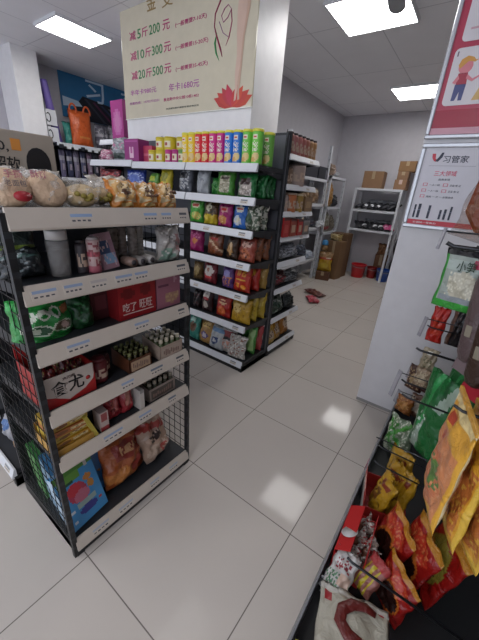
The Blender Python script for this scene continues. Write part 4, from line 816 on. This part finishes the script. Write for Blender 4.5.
# green edged packet
t = thing('noodle_packet', 'green edged packet with a clear window of white noodles and a black header', 'packet', (.898, .495, 1.03), R(-14))
bag('pack', None, None, (0, 0, 0), .165, .225, .05, '#3a9a3c', [('rect', .08, .92, .12, .99, '#9aa39a'), ('ell', .52, .42, .30, .24, '#b9b4a0'), ('spk', .2, .8, .2, .62, .3, '#cfcbb8'), ('rect', .10, .90, .12, .24, '#8b9296'), ('rect', .78, .92, .2, .5, '#4f9a38'), ('rect', .08, .92, .68, .82, '#a8b4ac'), ('rect', .62, .9, .74, .86, '#a82c4a'), ('band', .90, .98, '#1f1c1e'), ('diag', .98, 1.04, .0, '#1f1c1e')], parent=t, nu=28, nv=30, wr=.003)
rows('lettering', '小笋', .06, .04, mat('#1d3a24'), t, (-.03, -.0275, .148), FRONT)
rows('lettering', '泡椒', .03, .018, mat('#a82c3a'), t, (.035, -.024, .165), FRONT)
# red, black packets behind
bag('packet', 'bright red packet hanging against the white wall', 'packet', (.862, .88, .735), .075, .19, .03, '#b4241c', [('rect', .2, .8, .2, .7, '#c23a24'), ('spk', .1, .9, .1, .9, .08, '#8a1814')], R(-8))
bag('packet', 'black packet hanging beside the bright red one', 'packet', (.945, .90, .735), .065, .2, .03, '#201c1e', [('col', 0, .3, '#6a4a3c'), ('spk', .3, .9, .2, .8, .15, '#4a3a34')], R(-8))
bag('packet', 'red and orange packet hanging behind the dark sausage packs', 'packet', (1.08, .75, .82), .12, .25, .04, '#a8381c', [('ell', .5, .5, .3, .25, '#c86a2c')], R(-30))
bag('packet', 'cream packet with a hole punch hanging below the bright red one', 'packet', (.875, .82, .60), .075, .12, .03, '#9c9078', [('ell', .5, .8, .14, .1, '#c9c6bc'), ('spk', .2, .8, .1, .6, .3, '#6a6a48')], R(-12))
# long sausage packs
def sausage(label, x, y, z, L, r, col, tip, tilt):
    o = thing('sausage_pack', label, 'packet', (x, y, z), R(-40), 'long sausage packs', ry=tilt)
    MB().lathe([(.004, 0), (r * .75, .012), (r, .04), (r * 1.02, L * .5), (r, L - .05), (r * .7, L - .015), (.004, L)], 20, sy=.6).build('sausage', film(col), o)
    b = MB().box(-r * .3, r * .35, -r * .63, -r * .60, L * .30, L * .42); b.build('label', mat('#8c8474', .4), o)
    MB().prism([(-r * 1.1, -.035), (r * 1.1, -.05), (r * .8, .03), (-r * .6, .04)], -.004, .004).build('end_seal', mat(tip, .3), o)
sausage('long greyish violet sausage pack hanging beside the green edged packet', .985, .42, .86, .35, .036, '#5a4a4a', '#77686a', R(-6))
sausage('long dark brown sausage pack with a red end', 1.03, .36, .80, .38, .040, '#3e2c24', '#a82434', R(-5))
sausage('dark brown sausage pack behind the red ended one', 1.095, .42, .82, .38, .040, '#4a3024', '#8a3a34', R(-5))
# green pouches
for k, (x, y, rz, l) in enumerate(((.955, .42, -48, 'green crinkled pouch with a white slanted label, hanging foremost'), (1.015, .46, -52, 'green crinkled pouch just behind the white labelled one'), (1.085, .44, -60, 'green crinkled pouch half hidden under the sausage packs'))):
    bag('pickle_pouch', l, 'pouch', (x, y, .40 + .01 * k), .165, .385, .06, '#17602c', [('col', .35, .47, '#2c8a48'), ('col', .68, .74, '#0f4a22')] + ([('diag', .18, .50, -1.3, '#8fa090'), ('rect', .45, 1, 0, .62, '#17602c'), ('spk', .0, .5, .1, .5, .15, '#b9c4b8')] if k == 0 else [('rect', .3, .7, .3, .5, '#2a7a40')]), R(rz), wr=.0045, nu=24, nv=28)  # dark column paints the shade of a vertical fold into the film
bag('packet', 'dark green packet with a red patch beside the yellow packets', 'packet', (1.10, .18, .66), .15, .22, .05, '#175a2a', [('ell', .6, .5, .2, .16, '#a8283a'), ('spk', .1, .9, .1, .9, .1, '#3a8a50')], R(-50), wr=.007)
# yellow packets
YL_ = ['foremost yellow packet with an orange fish print and a green mark', 'second yellow packet on the hook, right behind the foremost one', 'third yellow packet on the hook', 'fourth yellow packet on the hook', 'last yellow packet on the hook, toward the backboard']
for k in range(5):
    c = ['#c9943a', '#c48c28', '#c08a2c', '#bb862a', '#b58028'][k]
    t = thing('fish_packet', YL_[k], 'packet', (.985 + .043 * k, -.105 - .012 * k, .652 - .012 * k), R(-79 + 3 * k), 'yellow fish packets on one hook')
    bag('pack', None, None, (0, 0, 0), .205, .315, .042, c, [('rect', .05, .94, .04, .70, '#c07c52'), ('ell', .45, .3, .36, .26, '#b86c48'), ('spk', .1, .9, .05, .6, .2, '#c98a62'), ('ell', .55, .36, .16, .09, '#5a7a3c'), ('spk', .35, .8, .25, .47, .35, '#4a6a34'), ('ell', .35, .62, .12, .06, '#a8503c'), ('rect', .2, .6, .76, .86, '#a8452f'), ('rect', .05, .94, .90, .97, '#d2bc86'), ('col', 0, .05, '#d8c8a0'), ('col', .95, 1, '#cf9a34'), ('band', 0, .03, '#cf9f40')] if k == 0 else [('rect', .1, .9, .1, .7, '#a8622e'), ('spk', .1, .9, .1, .7, .2, '#c2943c'), ('col', 0, .07, '#d0a83e'), ('col', .93, 1, '#d0a83e'), ('band', 0, .05, '#d0a83e')], parent=t, wr=.0042, nu=34, nv=40)
    MB().box(-.1, .1, -.004, .004, .305, .319).build('hang_strip', film(c), t, bevel=.001)
# lower packets against the wall
SM = [('brown packet with a cream patch hanging low by the wall', .845, 1.0, .36, .10, .16, '#4a2a1e', '#a8906c'), ('dark maroon packet with a ring print beside the cream patched one', .915, .98, .38, .09, .17, '#4a1c22', '#8f7a6a'), ('orange brown packet below the cream patched one', .835, .92, .235, .10, .11, '#8a5426', '#b5824a'), ('brown and white packet low behind the orange one', .90, .95, .22, .10, .15, '#5a3a2a', '#b8ac9c'),
      ('pale tan packet hanging behind the long tag plate', .875, .80, .50, .08, .11, '#8f7a62', '#b5a68c')]
for l, x, y, z, w, h, c, c2 in SM:
    bag('packet', l, 'packet', (x, y, z), w, h, .035, c, [('ell', .5, .5, .3, .22, c2), ('spk', .1, .9, .1, .9, .2, c2)], R(-20), wr=.005)
t = thing('onion_packet', 'clear packet of white and green vegetables low by the wall', 'packet', (.865, .70, .105), R(-25))
bag('pack', None, None, (0, 0, 0), .15, .235, .06, '#7f8f74', [('spk', 0, 1, 0, 1, .35, '#c4c6b4'), ('diag', .4, .5, .9, '#3f8a34'), ('diag', .1, .2, .9, '#3f8a34'), ('diag', .65, .78, -.8, '#4a8f3a'), ('spk', 0, .4, .2, .9, .4, '#3c8030')], parent=t, wr=.008, nu=24, nv=24)
# golden packets in a red and white box
t = thing('display_box', 'red and white open box holding golden packets on the rack tray', 'box', (.885, .30, .104), R(-78))
b = MB(); w, d = .20, .16
b.box(-w / 2, w / 2, -d / 2, d / 2, 0, .003); b.box(-w / 2, w / 2, -d / 2, -d / 2 + .003, 0, .085); b.box(-w / 2, w / 2, d / 2 - .003, d / 2, 0, .11); b.box(-w / 2, -w / 2 + .003, -d / 2, d / 2, 0, .085); b.box(w / 2 - .003, w / 2, -d / 2, d / 2, 0, .085)
b.build('carton_body', card('#8f2320'), t)
MB().box(-w / 2, w / 2, -d / 2 - .0015, -d / 2 - .0005, .08, .125).build('flap', card('#a5261f'), t)
MB().box(-w / 2 + .01, w / 2 - .01, -d / 2 - .002, -d / 2 - .0005, .01, .08).build('white_front', card('#b9b0a8'), t)
rows('lettering', '豆干王', .08, .022, mat('#d0b8a8'), t, (-.05, -d / 2 - .0022, .090), FRONT)
for k, (x, y, l) in enumerate(((.86, .26, 'golden packet at the near end of the red and white box'), (.885, .325, 'golden packet in the middle of the red and white box'), (.93, .29, 'golden packet at the back of the red and white box'), (.91, .37, 'golden packet at the far end of the red and white box'))):
    bag('golden_packet', l, 'packet', (x, y, .109), .125, .225 + .01 * k, .04, '#a87f1e', [('ell', .4, .5, .25, .2, '#6a4420'), ('spk', .1, .9, .1, .9, .25, '#b08a34'), ('rect', .3, .8, .7, .85, '#7a3420')], R(-62 + 9 * k), R(-8), R(5 - 4 * k), group='golden packets in the red and white box', wr=.006)
# red open box with small packs
t = thing('display_box', 'bright red open box of small packs with a white round badge', 'box', (.845, .015, .104), R(-88))
b = MB(); w, d = .21, .105
b.box(-w / 2, w / 2, -d / 2, d / 2, 0, .003); b.box(-w / 2, w / 2, -d / 2, -d / 2 + .003, 0, .125); b.box(-w / 2, w / 2, d / 2 - .003, d / 2, 0, .15); b.box(-w / 2, -w / 2 + .003, -d / 2, d / 2, 0, .11); b.box(w / 2 - .003, w / 2, -d / 2, d / 2, 0, .11)
b.build('carton_body', card('#a81a1c'), t)
MB().box(-w / 2, w / 2, -.0015, .0015, 0, .06).build('flap', card('#b01d1e'), t, loc=(0, -d / 2 + .001, .124), rot=(R(-55), 0, 0))
for k, (x, y, l) in enumerate(((.83, -.055, 'small silver and red pack at the near end of the bright red box'), (.835, .02, 'small silver and brown pack in the middle of the bright red box'), (.84, .085, 'small silver and red pack at the far end of the bright red box'), (.875, -.02, 'small red pack at the back of the bright red box'))):
    bag('small_pack', l, 'packet', (x, y, .109), .075, .125 + .02 * (k == 3), .035, '#8c7f78', [('spk', 0, 1, 0, 1, .3, '#8a2a28'), ('spk', 0, 1, 0, 1, .25, '#c2bcb6'), ('ell', .5, .5, .25, .2, '#6a4a3c')], R(-80 + 8 * k), R(-20), group='small packs in the bright red box', wr=.006)
o = tag(MB().lathe([(.001, 0), (.030, 0), (.031, .0015), (.001, .002)], 24).build('round_badge', card('#b9b6b4'), None, loc=(.822, -.012, .250), rot=(R(-10), R(-30), 0)), 'white round paper badge on the bright red open box', 'badge')
# large red packets
for k, (x, y, rz, z, w, h, l) in enumerate(((.935, .075, -62, .104, .19, .22, 'large glossy red packet with a yellow flame shape, foremost'), (1.005, .06, -66, .104, .20, .25, 'large glossy red packet second from the tray front'), (1.075, .09, -70, .104, .21, .27, 'large red packet with an olive window toward the backboard'), (.985, -.07, -48, .104, .16, .17, 'red packet lying low nearest the striped yellow pouch'))):
    bag('red_packet', l, 'packet', (x, y, z), w, h, .06, '#861410', [('ell', .5, .72, .40, .16, '#a8301f'), ('spk', .15, .85, .62, .85, .3, '#b8603a'), ('ell', .55, .38, .36, .30, '#a8581f'), ('ell', .56, .37, .31, .25, '#24100d'), ('band', .93, 1, '#a8701f')] if k != 2 else [('ell', .5, .5, .38, .34, '#80722c'), ('ell', .52, .44, .26, .2, '#2a1a10'), ('band', .9, 1, '#a8701f')], R(rz), R(-14), wr=.0045, nu=34, nv=36, group='large red packets on the rack tray')
# pouches nearest
t = thing('sweet_pouch', 'clear pouch with red print lying in front of the bright red box', 'pouch', (.838, -.185, .185), R(-5), rx=R(-66))
bag('pack', None, None, (0, 0, 0), .085, .125, .03, '#a8a4a0', [('rect', .1, .9, .55, .95, '#c2bfbc'), ('spk', .2, .8, .45, .75, .45, '#8a3038'), ('spk', 0, 1, 0, .35, .4, '#3f6a48'), ('rect', .5, .95, .1, .4, '#b59a8a')], parent=t, wr=.005, nu=20, nv=20)
bag('sweet_pouch', 'crinkled grey clear pouch by the tray lip, next to the red printed one', 'pouch', (.803, -.165, .104), .05, .10, .035, '#77777a', [('spk', 0, 1, 0, 1, .35, '#a9a9aa')], R(-70), R(-20), wr=.010)
bag('sweet_pouch', 'pink pouch with bright yellow stripes beside the large red packets', 'pouch', (.905, -.115, .15), .08, .13, .04, '#8f5a50', [('col', .2, .32, '#b5a228'), ('col', .45, .57, '#b5a228'), ('col', .7, .82, '#b5a228'), ('band', .8, 1, '#a03a3a')], R(-30), R(-40), wr=.004)
t = thing('sausage_pouch', 'large pale pouch with a curled dark red sausage print, nearest on the rack tray', 'pouch', (.975, -.50, .185), R(13), rx=R(-88))
bag('pack', None, None, (0, 0, 0), .215, .34, .035, '#a39e90', [('spk', 0, .25, 0, .12, .6, '#3a3a34'), ('ell', .12, .46, .05, .03, '#9a4a44'), ('rect', .06, .17, .85, .93, '#8f1f24'), ('band', .95, 1, '#b0aca4')], parent=t, wr=.004, nu=28, nv=34)
pts = []; rr_ = []
for p, r_ in (((.07, .295), .012), ((.035, .305), .018), ((-.01, .295), .022), ((-.045, .262), .024), ((-.05, .222), .025), ((-.02, .19), .026), ((.03, .172), .028), ((.068, .14), .030), ((.075, .095), .032), ((.045, .055), .034), ((-.005, .04), .035), ((-.05, .045), .028)):
    pts.append((p[0] * .85 + .005, 0, .312 - (.305 - p[1]) * .78)); rr_.append(r_ * .74)
vs = MB().tube([(x, z, 0) for x, _, z in pts], rr_, 12)
vs.v = [(x, -.0165 - .010 * max(0, z_ / .03), y) for x, y, z_ in vs.v]
vs.build('sausage_print', mat('#5e1d1a', .35, 0, 'food'), t)
MB().prism([(-.075, .165), (-.06, .172), (-.05, .160), (-.065, .152)], -.020, -.0165).build('flower_print', mat('#8f3a38'), t)
MB().tube([(-.06, -.02, .16), (-.045, -.02, .166), (-.03, -.02, .158)], .0025, 6).build('twig_print', mat('#2a2a22'), t)
bag('pouch', 'dark pouch under the large pale sausage pouch', 'pouch', (.94, -.40, .104), .26, .075, .30, '#26241f', [('spk', 0, 1, 0, 1, .1, '#4a4a3a')], R(-5), 0, bottom=.9, crimp=False)
t = thing('bottle', 'small green bottle with a yellow cap at the near corner of the rack tray', 'bottle', (.806, -.405, .104))
MB().lathe([(.014, 0), (.016, .004), (.016, .075), (.010, .09), (.010, .094)], 18).build('body', mat('#3a5a2c', .25), t)
MB().lathe([(.0125, .094), (.0125, .113), (.010, .117), (.002, .118)], 20).build('cap', mat('#b5b43a', .35), t)
t = tag(MB().prism([(-.07, .0), (.07, .0), (.055, .085), (-.07, .10)], -.001, .001, mi=0).build('price_card', [card('#9fb6c6')], None, loc=(.766, .36, .03), rot=(R(-6), 0, R(-90))), 'pale blue price card clipped to the rack lip', 'price card')
t = tag(MB().box(-.035, .035, -.001, .001, 0, .07).build('price_card', card('#b8b4b2'), None, loc=(.765, .24, .035), rot=(R(-6), 0, R(-90))), 'white price card clipped to the rack lip beside the pale blue one', 'price card')
t = tag(MB().box(-.02, .02, -.001, .001, 0, .05).build('price_card', card('#a83a5c'), None, loc=(.766, .52, .08), rot=(R(-6), 0, R(-90))), 'pink price card clipped to the rack lip near the wall', 'price card')

# ------------------------------------------------------------------ storeroom
def rack(label, x0, x1, y0, y1, levels, H, front='x', th=.03, solid=(), name='storage_rack'):
    t = thing(name, label, 'storage rack', ((x0 + x1) / 2, (y0 + y1) / 2, 0))
    c = ((x0 + x1) / 2, (y0 + y1) / 2); hx, hy = (x1 - x0) / 2, (y1 - y0) / 2
    for sx in (-1, 1):
        for sy in (-1, 1):
            p = MB(); X, Y = sx * (hx - .02), sy * (hy - .02)
            p.box(X - .02, X + .02, Y - .02, Y + .02, 0, H)
            p.cur = 1
            for k in range(int(H / .09)): p.box(X - .004, X + .004, Y - .0205, Y + .0205, .05 + k * .09, .075 + k * .09)
            p.build('upright', [WHITEM, mat('#6f7278')], t)
    for z in levels:
        s = MB().box(-hx + .004, hx - .004, -hy + .004, hy - .004, z - .006, z)
        for a in ((-hx, hx, -hy, -hy + .004), (-hx, hx, hy - .004, hy), (-hx, -hx + .004, -hy, hy), (hx - .004, hx, -hy, hy)): s.box(a[0], a[1], a[2], a[3], z - .04, z)
        s.build('shelf', WHITEM, t)
    return t
# back rack
BZ = [.905, 1.24, 1.595]
BX0, BX1, BY0, BY1 = -1.04, -.28, 5.14, 5.54
t = thing('storage_rack', 'white rack with three shelves against the storeroom back wall', 'storage rack', ((BX0 + BX1) / 2, (BY0 + BY1) / 2, 0))
hx, hy = (BX1 - BX0) / 2, (BY1 - BY0) / 2
for sx in (-1, 1):
    for sy in (-1, 1): MB().box(sx * hx - .018, sx * hx + .018, sy * (hy - .02) - .018, sy * (hy - .02) + .018, 0, 1.594).build('upright', WHITEM, t)
MB().box(hx - .004, hx + .004, -hy + .04, hy - .04, .9, 1.594).build('side_panel', WHITEM, t)
for z in BZ: MB().box(-hx + .018, hx - .018, -hy, hy, z - .04, z).build('shelf', WHITEM, t, bevel=.003)
def cbox(label, x, y, z, w, d, h, rz=0, c='#86664a', tape='#a08a6c', grp=None):
    o = thing('cardboard_box', label, 'box', (x, y, z), rz, grp)
    MB().box(-w / 2, w / 2, -d / 2, d / 2, 0, h).build('body', mat(c, .7), o, bevel=.004)
    q = MB().box(-.025, .025, -d / 2 - .001, -d / 2, h * .55, h); q.box(-.025, .025, -d / 2, d / 2, h, h + .001); q.build('tape', mat(tape, .35), o)
    f = MB(); f.box(-w / 2 + .002, -.001, -d / 2 + .003, d / 2 - .003, h, h + .0025); f.box(.001, w / 2 - .002, -d / 2 + .003, d / 2 - .003, h, h + .0025); f.build('flap', mat(c, .7), o)
    return o
cbox('brown carton standing alone on top of the back rack', -.80, 5.32, 1.596, .33, .28, .27, R(3))
cbox('lower carton of two on top of the back rack', -.335, 5.30, 1.596, .19, .26, .15, 0, '#8f6c50', '#c2a89c')
cbox('middle carton of the stack on top of the back rack', -.335, 5.31, 1.750, .17, .25, .12, R(4), '#84644a')
cbox('topmost carton of the stack on top of the back rack', -.28, 5.32, 1.874, .26, .26, .15, R(-6), '#80603f')
def slipper(label, x, z, c, stripe, rz, grp):
    o = thing('slipper', label, 'slipper', (x, 5.27, z + .062), rz * 1.35, grp, rx=R(20))
    MB().add(*((lambda L: (L[0], L[1]))(_sole()))).build('sole', mat('#26262b', .6), o)
    b = MB(); n = 10; vs = []; fs = []
    for i in range(n + 1):
        y = -.01 - .13 * i / n; hgt = .046 * (1 - .62 * (i / n)) ; wd = .047
        for k in range(9):
            a = PI * k / 8; vs.append((wd * math.cos(a), y, .02 + hgt * math.sin(a)))
    for i in range(n):
        for k in range(8): fs.append((i * 9 + k, i * 9 + k + 1, (i + 1) * 9 + k + 1, (i + 1) * 9 + k))
    fs.append(tuple(range(n * 9, n * 9 + 9)))
    b.add(vs, fs, [(1 if stripe and 3 <= (q // 8) <= 5 else 0) for q in range(len(fs) - 1)] + [0], True)
    b.build('upper', [mat(c, .6), mat(stripe or c, .6)], o)
def _sole():
    prof = [(0, .14), (.035, .125), (.046, .07), (.038, 0), (.040, -.07), (.047, -.11), (.035, -.145), (0, -.155), (-.035, -.145), (-.047, -.11), (-.040, -.07), (-.038, 0), (-.046, .07), (-.035, .125)]
    n = len(prof); vs = [(x, y, 0) for x, y in prof] + [(x, y, .022) for x, y in prof]
    return vs, [tuple(range(n))[::-1], tuple(range(n, 2 * n))] + [(i, (i + 1) % n, (i + 1) % n + n, i + n) for i in range(n)]
SN = ['first', 'second', 'third', 'fourth', 'fifth', 'sixth']
for k in range(6):
    slipper('%s black slipper along the middle shelf of the back rack%s' % (SN[k], ', pale striped' if k in (1, 2, 3) else ''), -.89 + k * .108, BZ[1] + .001, '#1f2028', '#bcbec4' if k in (1, 2, 3) else None, R(-32), 'slippers on the middle back shelf')
for k in range(5):
    slipper('%s black slipper along the lowest shelf of the back rack%s' % (SN[k], ', white striped' if k in (1, 3, 4) else ''), -.91 + k * .095, BZ[0] + .001, '#1d1e24', '#c4c5c9' if k in (1, 3, 4) else None, R(28), 'slippers on the lowest back shelf')
slipper('pink slipper with a pale toe on the lowest shelf of the back rack', -.43, BZ[0] + .001, '#b04a78', '#c08aa4', R(24), 'slippers on the lowest back shelf')
slipper('all pink slipper at the end of the lowest back shelf', -.355, BZ[0] + .001, '#b8447c', None, R(24), 'slippers on the lowest back shelf')
for k, (x, w, z, c, l) in enumerate(((-.60, .5, BZ[1], '#8b8f98', 'clear plastic bag heaped behind the black slippers on the middle back shelf'), (-.62, .45, BZ[0], '#85888f', 'clear plastic bag heaped behind the slippers on the lowest back shelf'))):
    bag('plastic_bag', l, 'bag', (x, 5.44, z + .001), w, .17, .10, c, [('spk', 0, 1, .5, 1, .2, '#a4a7ad'), ('spk', 0, 1, 0, .6, .2, '#4a4c53')], wr=.015, crimp=False)
def bucket(label, x, y, c, r=.13, h=.24):
    o = thing('bucket', label, 'bucket', (x, y, .0005), .4)
    MB().lathe([(.004, .004), (r * .80, 0), (r * .82, .01), (r, h - .015), (r * 1.07, h - .012), (r * 1.07, h), (r * .97, h), (r * .79, .015), (.004, .013)], 28).build('pail', mat(c, .3), o)
    MB().tube([(r * 1.06 * math.cos(a), r * .35 - r * .9 * math.sin(a) * .0 - .0, h - .02 - .10 * math.sin(a)) if False else (r * 1.08 * math.cos(a), -r * 1.08 * math.sin(a), h - .02 - .03 * math.sin(a)) for a in [PI * k / 12 for k in range(13)]], .004, 6).build('handle', mat('#8a8c90', .4), o)
bucket('foremost bright red bucket on the storeroom floor', -.73, 5.27, '#b81c24', .135, .25)
bucket('dark red bucket behind the bright red one', -.51, 5.42, '#8a1c1c', .095, .21)
bucket('blue bucket beside the poster wall edge', -.285, 5.335, '#1f4a9c', .115, .22)
cbox('brown carton on the floor behind the buckets', -.42, 5.553, 0, .22, .08, .45, 0, '#6f4c34')
bag('brown_bag', 'brown paper bag on the brown carton behind the buckets', 'bag', (-.42, 5.55, .454), .2, .2, .06, '#7a5436', [('spk', 0, 1, 0, 1, .2, '#5a3a24')], wr=.01)
bag('black_bag', 'black rubbish bag behind the blue bucket', 'bag', (-.08, 5.45, .0), .30, .78, .14, '#1d1f22', [('spk', 0, 1, 0, 1, .15, '#33363c')], wr=.02, bottom=.9, crimp=False)
# white racks along the inner wall
WRZ = [.37, .91, 1.285, 1.66]
rack('white slotted rack along the inner storeroom wall behind the end rack', -1.645, -1.30, 3.02, 4.44, WRZ, 2.15)
rack('white slotted rack in the storeroom corner beyond the tall cartons', -1.645, -1.30, 4.56, 5.30, [.80, 1.24, 1.735], 1.74)
def wr(y, k, kind, w, h, c, l, layers=(), x=-1.40, t_=.14, dz=0):
    z = WRZ[k] + .001 + dz
    if kind == 'box': carton('carton', l, (x, y, z), w, .2, h, c, layers, PI / 2)
    elif kind == 'jar': bottle(l, y, z, c, layers or '#8a8c90', w / 2, h, x=x, name='jar', cat='jar')
    else: bag('storage_bag', l, 'bag', (x, y, z), w, h, t_, c, layers, PI / 2, R(-6), wr=.012)
wr(3.78, 3, 'box', .42, .16, '#2a2e38', 'low navy black box on the top shelf of the slotted rack', [('band', .85, 1, '#474c58')])
wr(4.20, 3, 'box', .34, .17, '#262a33', 'navy black box next to the upright on the top shelf of the slotted rack', [('rect', .8, .95, .1, .8, '#6a6e78')])
wr(3.80, 2, 'bag', .30, .24, '#7a6248', 'brown sack on the second shelf of the slotted rack', [('spk', 0, 1, 0, 1, .3, '#9c8468')])
wr(4.20, 2, 'bag', .30, .23, '#80664c', 'brown sack with a pale fold beside the upright of the slotted rack', [('band', .65, .9, '#a89c8c'), ('spk', 0, 1, 0, .6, .25, '#5f4a34')])
wr(3.42, 2, 'bag', .3, .26, '#8a7058', 'tan sack at the near part of the second slotted shelf', [('spk', 0, 1, 0, 1, .3, '#a8906c')])
wr(3.85, 1, 'bag', .30, .22, '#22262c', 'black bag on the third shelf of the slotted rack', [('ell', .3, .5, .15, .2, '#8a7a6a')])
wr(4.18, 1, 'bag', .30, .12, '#3a3f4a', 'slate bag beside a white bundle on the third shelf of the slotted rack', [('spk', 0, 1, 0, 1, .2, '#5a3a3c')])
bag('white_bundle', 'white plastic bundle hanging over the third slotted shelf at the upright', 'bundle', (-1.30, 4.36, .912), .24, .10, .12, '#b9bcc2', [('spk', 0, 1, 0, 1, .3, '#d4d6da')], PI / 2, wr=.02, crimp=False)
wr(3.55, 0, 'bag', .45, .22, '#6a6d74', 'grey plastic sack on the low slotted shelf', [('spk', 0, 1, 0, 1, .3, '#a0a3aa'), ('spk', 0, 1, 0, .6, .2, '#2c2e33')], t_=.25)
wr(3.98, 0, 'bag', .25, .26, '#272b38', 'navy sack in the middle of the low slotted shelf', [('spk', 0, 1, 0, 1, .15, '#5a6274')], t_=.2)
wr(4.27, 0, 'bag', .26, .13, '#98a2b2', 'pale blue sack at the upright end of the low slotted shelf', [('spk', 0, 1, 0, 1, .3, '#c2c8d2')], t_=.2)
for y, z, w, h, c, l, lay in ((4.72, 1.736, .13, .19, '#7a6656', 'brown bottle shaped pack on top of the corner rack', [('ell', .5, .4, .25, .3, '#a8948a')]), (4.90, 1.736, .16, .08, '#a4a6ac', 'pale packet lying on top of the corner rack', []),
    (4.78, 1.241, .30, .40, '#84602f', 'golden brown sack on the upper shelf of the corner rack', [('spk', 0, 1, 0, 1, .3, '#a07c4c')]), (5.06, 1.241, .14, .20, '#25272d', 'black pouch beside the golden brown sack', []),
    (4.80, .801, .30, .34, '#6e6a5c', 'grey green sack on the lower shelf of the corner rack', [('spk', 0, 1, 0, 1, .3, '#9a9c98'), ('band', .1, .3, '#7a3434')]), (5.08, .801, .22, .28, '#5a5248', 'brown grey sack at the far part of the lower corner shelf', [('spk', 0, 1, 0, 1, .3, '#7f786c')])):
    bag('storage_bag', l, 'bag', (-1.38, y, z), w, h, .14, c, lay, PI / 2, R(-4), wr=.012)
# floor goods in front of the corner rack
cbox('tall carton with a white sticker on the storeroom floor', -1.06, 4.76, 0, .26, .22, .68, R(-8), '#73563a', '#a08a6c')
cbox('taller carton behind the stickered one on the storeroom floor', -1.08, 5.03, 0, .30, .26, .80, R(-4), '#644a32', '#7a6248')
o = bag('paper_sack', 'crumpled tan sack lying on the tall stickered carton', 'sack', (-1.10, 4.76, .6835), .24, .11, .15, '#8f7a48', [('spk', 0, 1, 0, 1, .3, '#b5a684')], R(-8), wr=.015, crimp=False)
t = thing('detergent_bag', 'yellow refill bag with a brown top and red band by the rack upright', 'bag', (-1.13, 4.50, .16), R(14))
bag('pouch', None, None, (0, 0, 0), .25, .34, .12, '#a8841c', [('band', .62, .72, '#9c3a24'), ('band', .72, 1, '#8a6a44'), ('ell', .5, .3, .28, .14, '#b59a30'), ('rect', .6, .95, .66, .74, '#c2b4a4')], parent=t, wr=.008)
bag('sack', 'tan sack standing behind the yellow refill bag', 'sack', (-1.235, 4.63, .0), .11, .485, .10, '#6f5638', [('spk', 0, 1, 0, 1, .2, '#8a6c48')], R(10), wr=.010, bottom=.8)
t = thing('bottle', 'blue capped bottle standing on the tan sack by the rack upright', 'bottle', (-1.235, 4.63, .497), 0)
MB().lathe([(.05, 0), (.055, .01), (.055, .08), (.03, .10)], 20).build('body', mat('#8a6c48', .4), t)
MB().lathe([(.055, .10), (.058, .12), (.05, .17), (.02, .19), (.003, .19)], 20).build('cap', mat('#3f7fb0', .3), t)
cbox('small brown carton under the yellow refill bag', -1.13, 4.50, 0, .24, .18, .155, R(14), '#5a3a26')
# footwear by the end rack
for k, (x, y, rz, c, l) in enumerate(((-.72, 3.15, 40, '#9c2a3a', 'red packet on the floor beyond the end rack'), (-.78, 3.45, 70, '#5a3430', 'dark red sack lying on the floor beyond the end rack'))):
    t = thing('floor_packet', l, 'packet', (x, y, .035), R(rz), rx=R(-88))
    bag('pack', None, None, (0, -.0, -.12), .16, .34 if k else .24, .06, c, [('spk', 0, 1, 0, 1, .25, '#c06a74' if not k else '#7a4a3c')], parent=t, wr=.010)

# ------------------------------------------------------------------ camera, world, look
cam = bpy.data.cameras.new('camera'); co = bpy.data.objects.new('camera', cam); COL.objects.link(co); SC.camera = co
yaw, pit, rol = -0.6121699578, 0.3969437218, -0.0738108993
cy, sy, cp, sp = math.cos(yaw), math.sin(yaw), math.cos(pit), math.sin(pit)
f_ = Vector((sy * cp, cy * cp, -sp)); r_ = Vector((cy, -sy, 0)); d_ = f_.cross(r_)
c_, s_ = math.cos(rol), math.sin(rol)
right = r_ * c_ + d_ * s_; down = r_ * -s_ + d_ * c_
Mx = Matrix((right, -down, -f_)).transposed().to_4x4(); Mx.translation = Vector((.8777, -.9113, 1.3971))
co.matrix_world = Mx
cam.sensor_fit = 'VERTICAL'; cam.sensor_height = 24; cam.sensor_width = 24; cam.lens = 307.4 * 24 / 640; cam.clip_start = .02
w = bpy.data.worlds.new('world'); SC.world = w; w.use_nodes = True
bg = w.node_tree.nodes['Background']; bg.inputs[0].default_value = (.80, .86, 1, 1); bg.inputs[1].default_value = .85
SC.view_settings.view_transform = 'Standard'; SC.view_settings.look = 'None'; SC.view_settings.gamma = 1; SC.view_settings.exposure = 1.03
SC.view_settings.use_curve_mapping = False
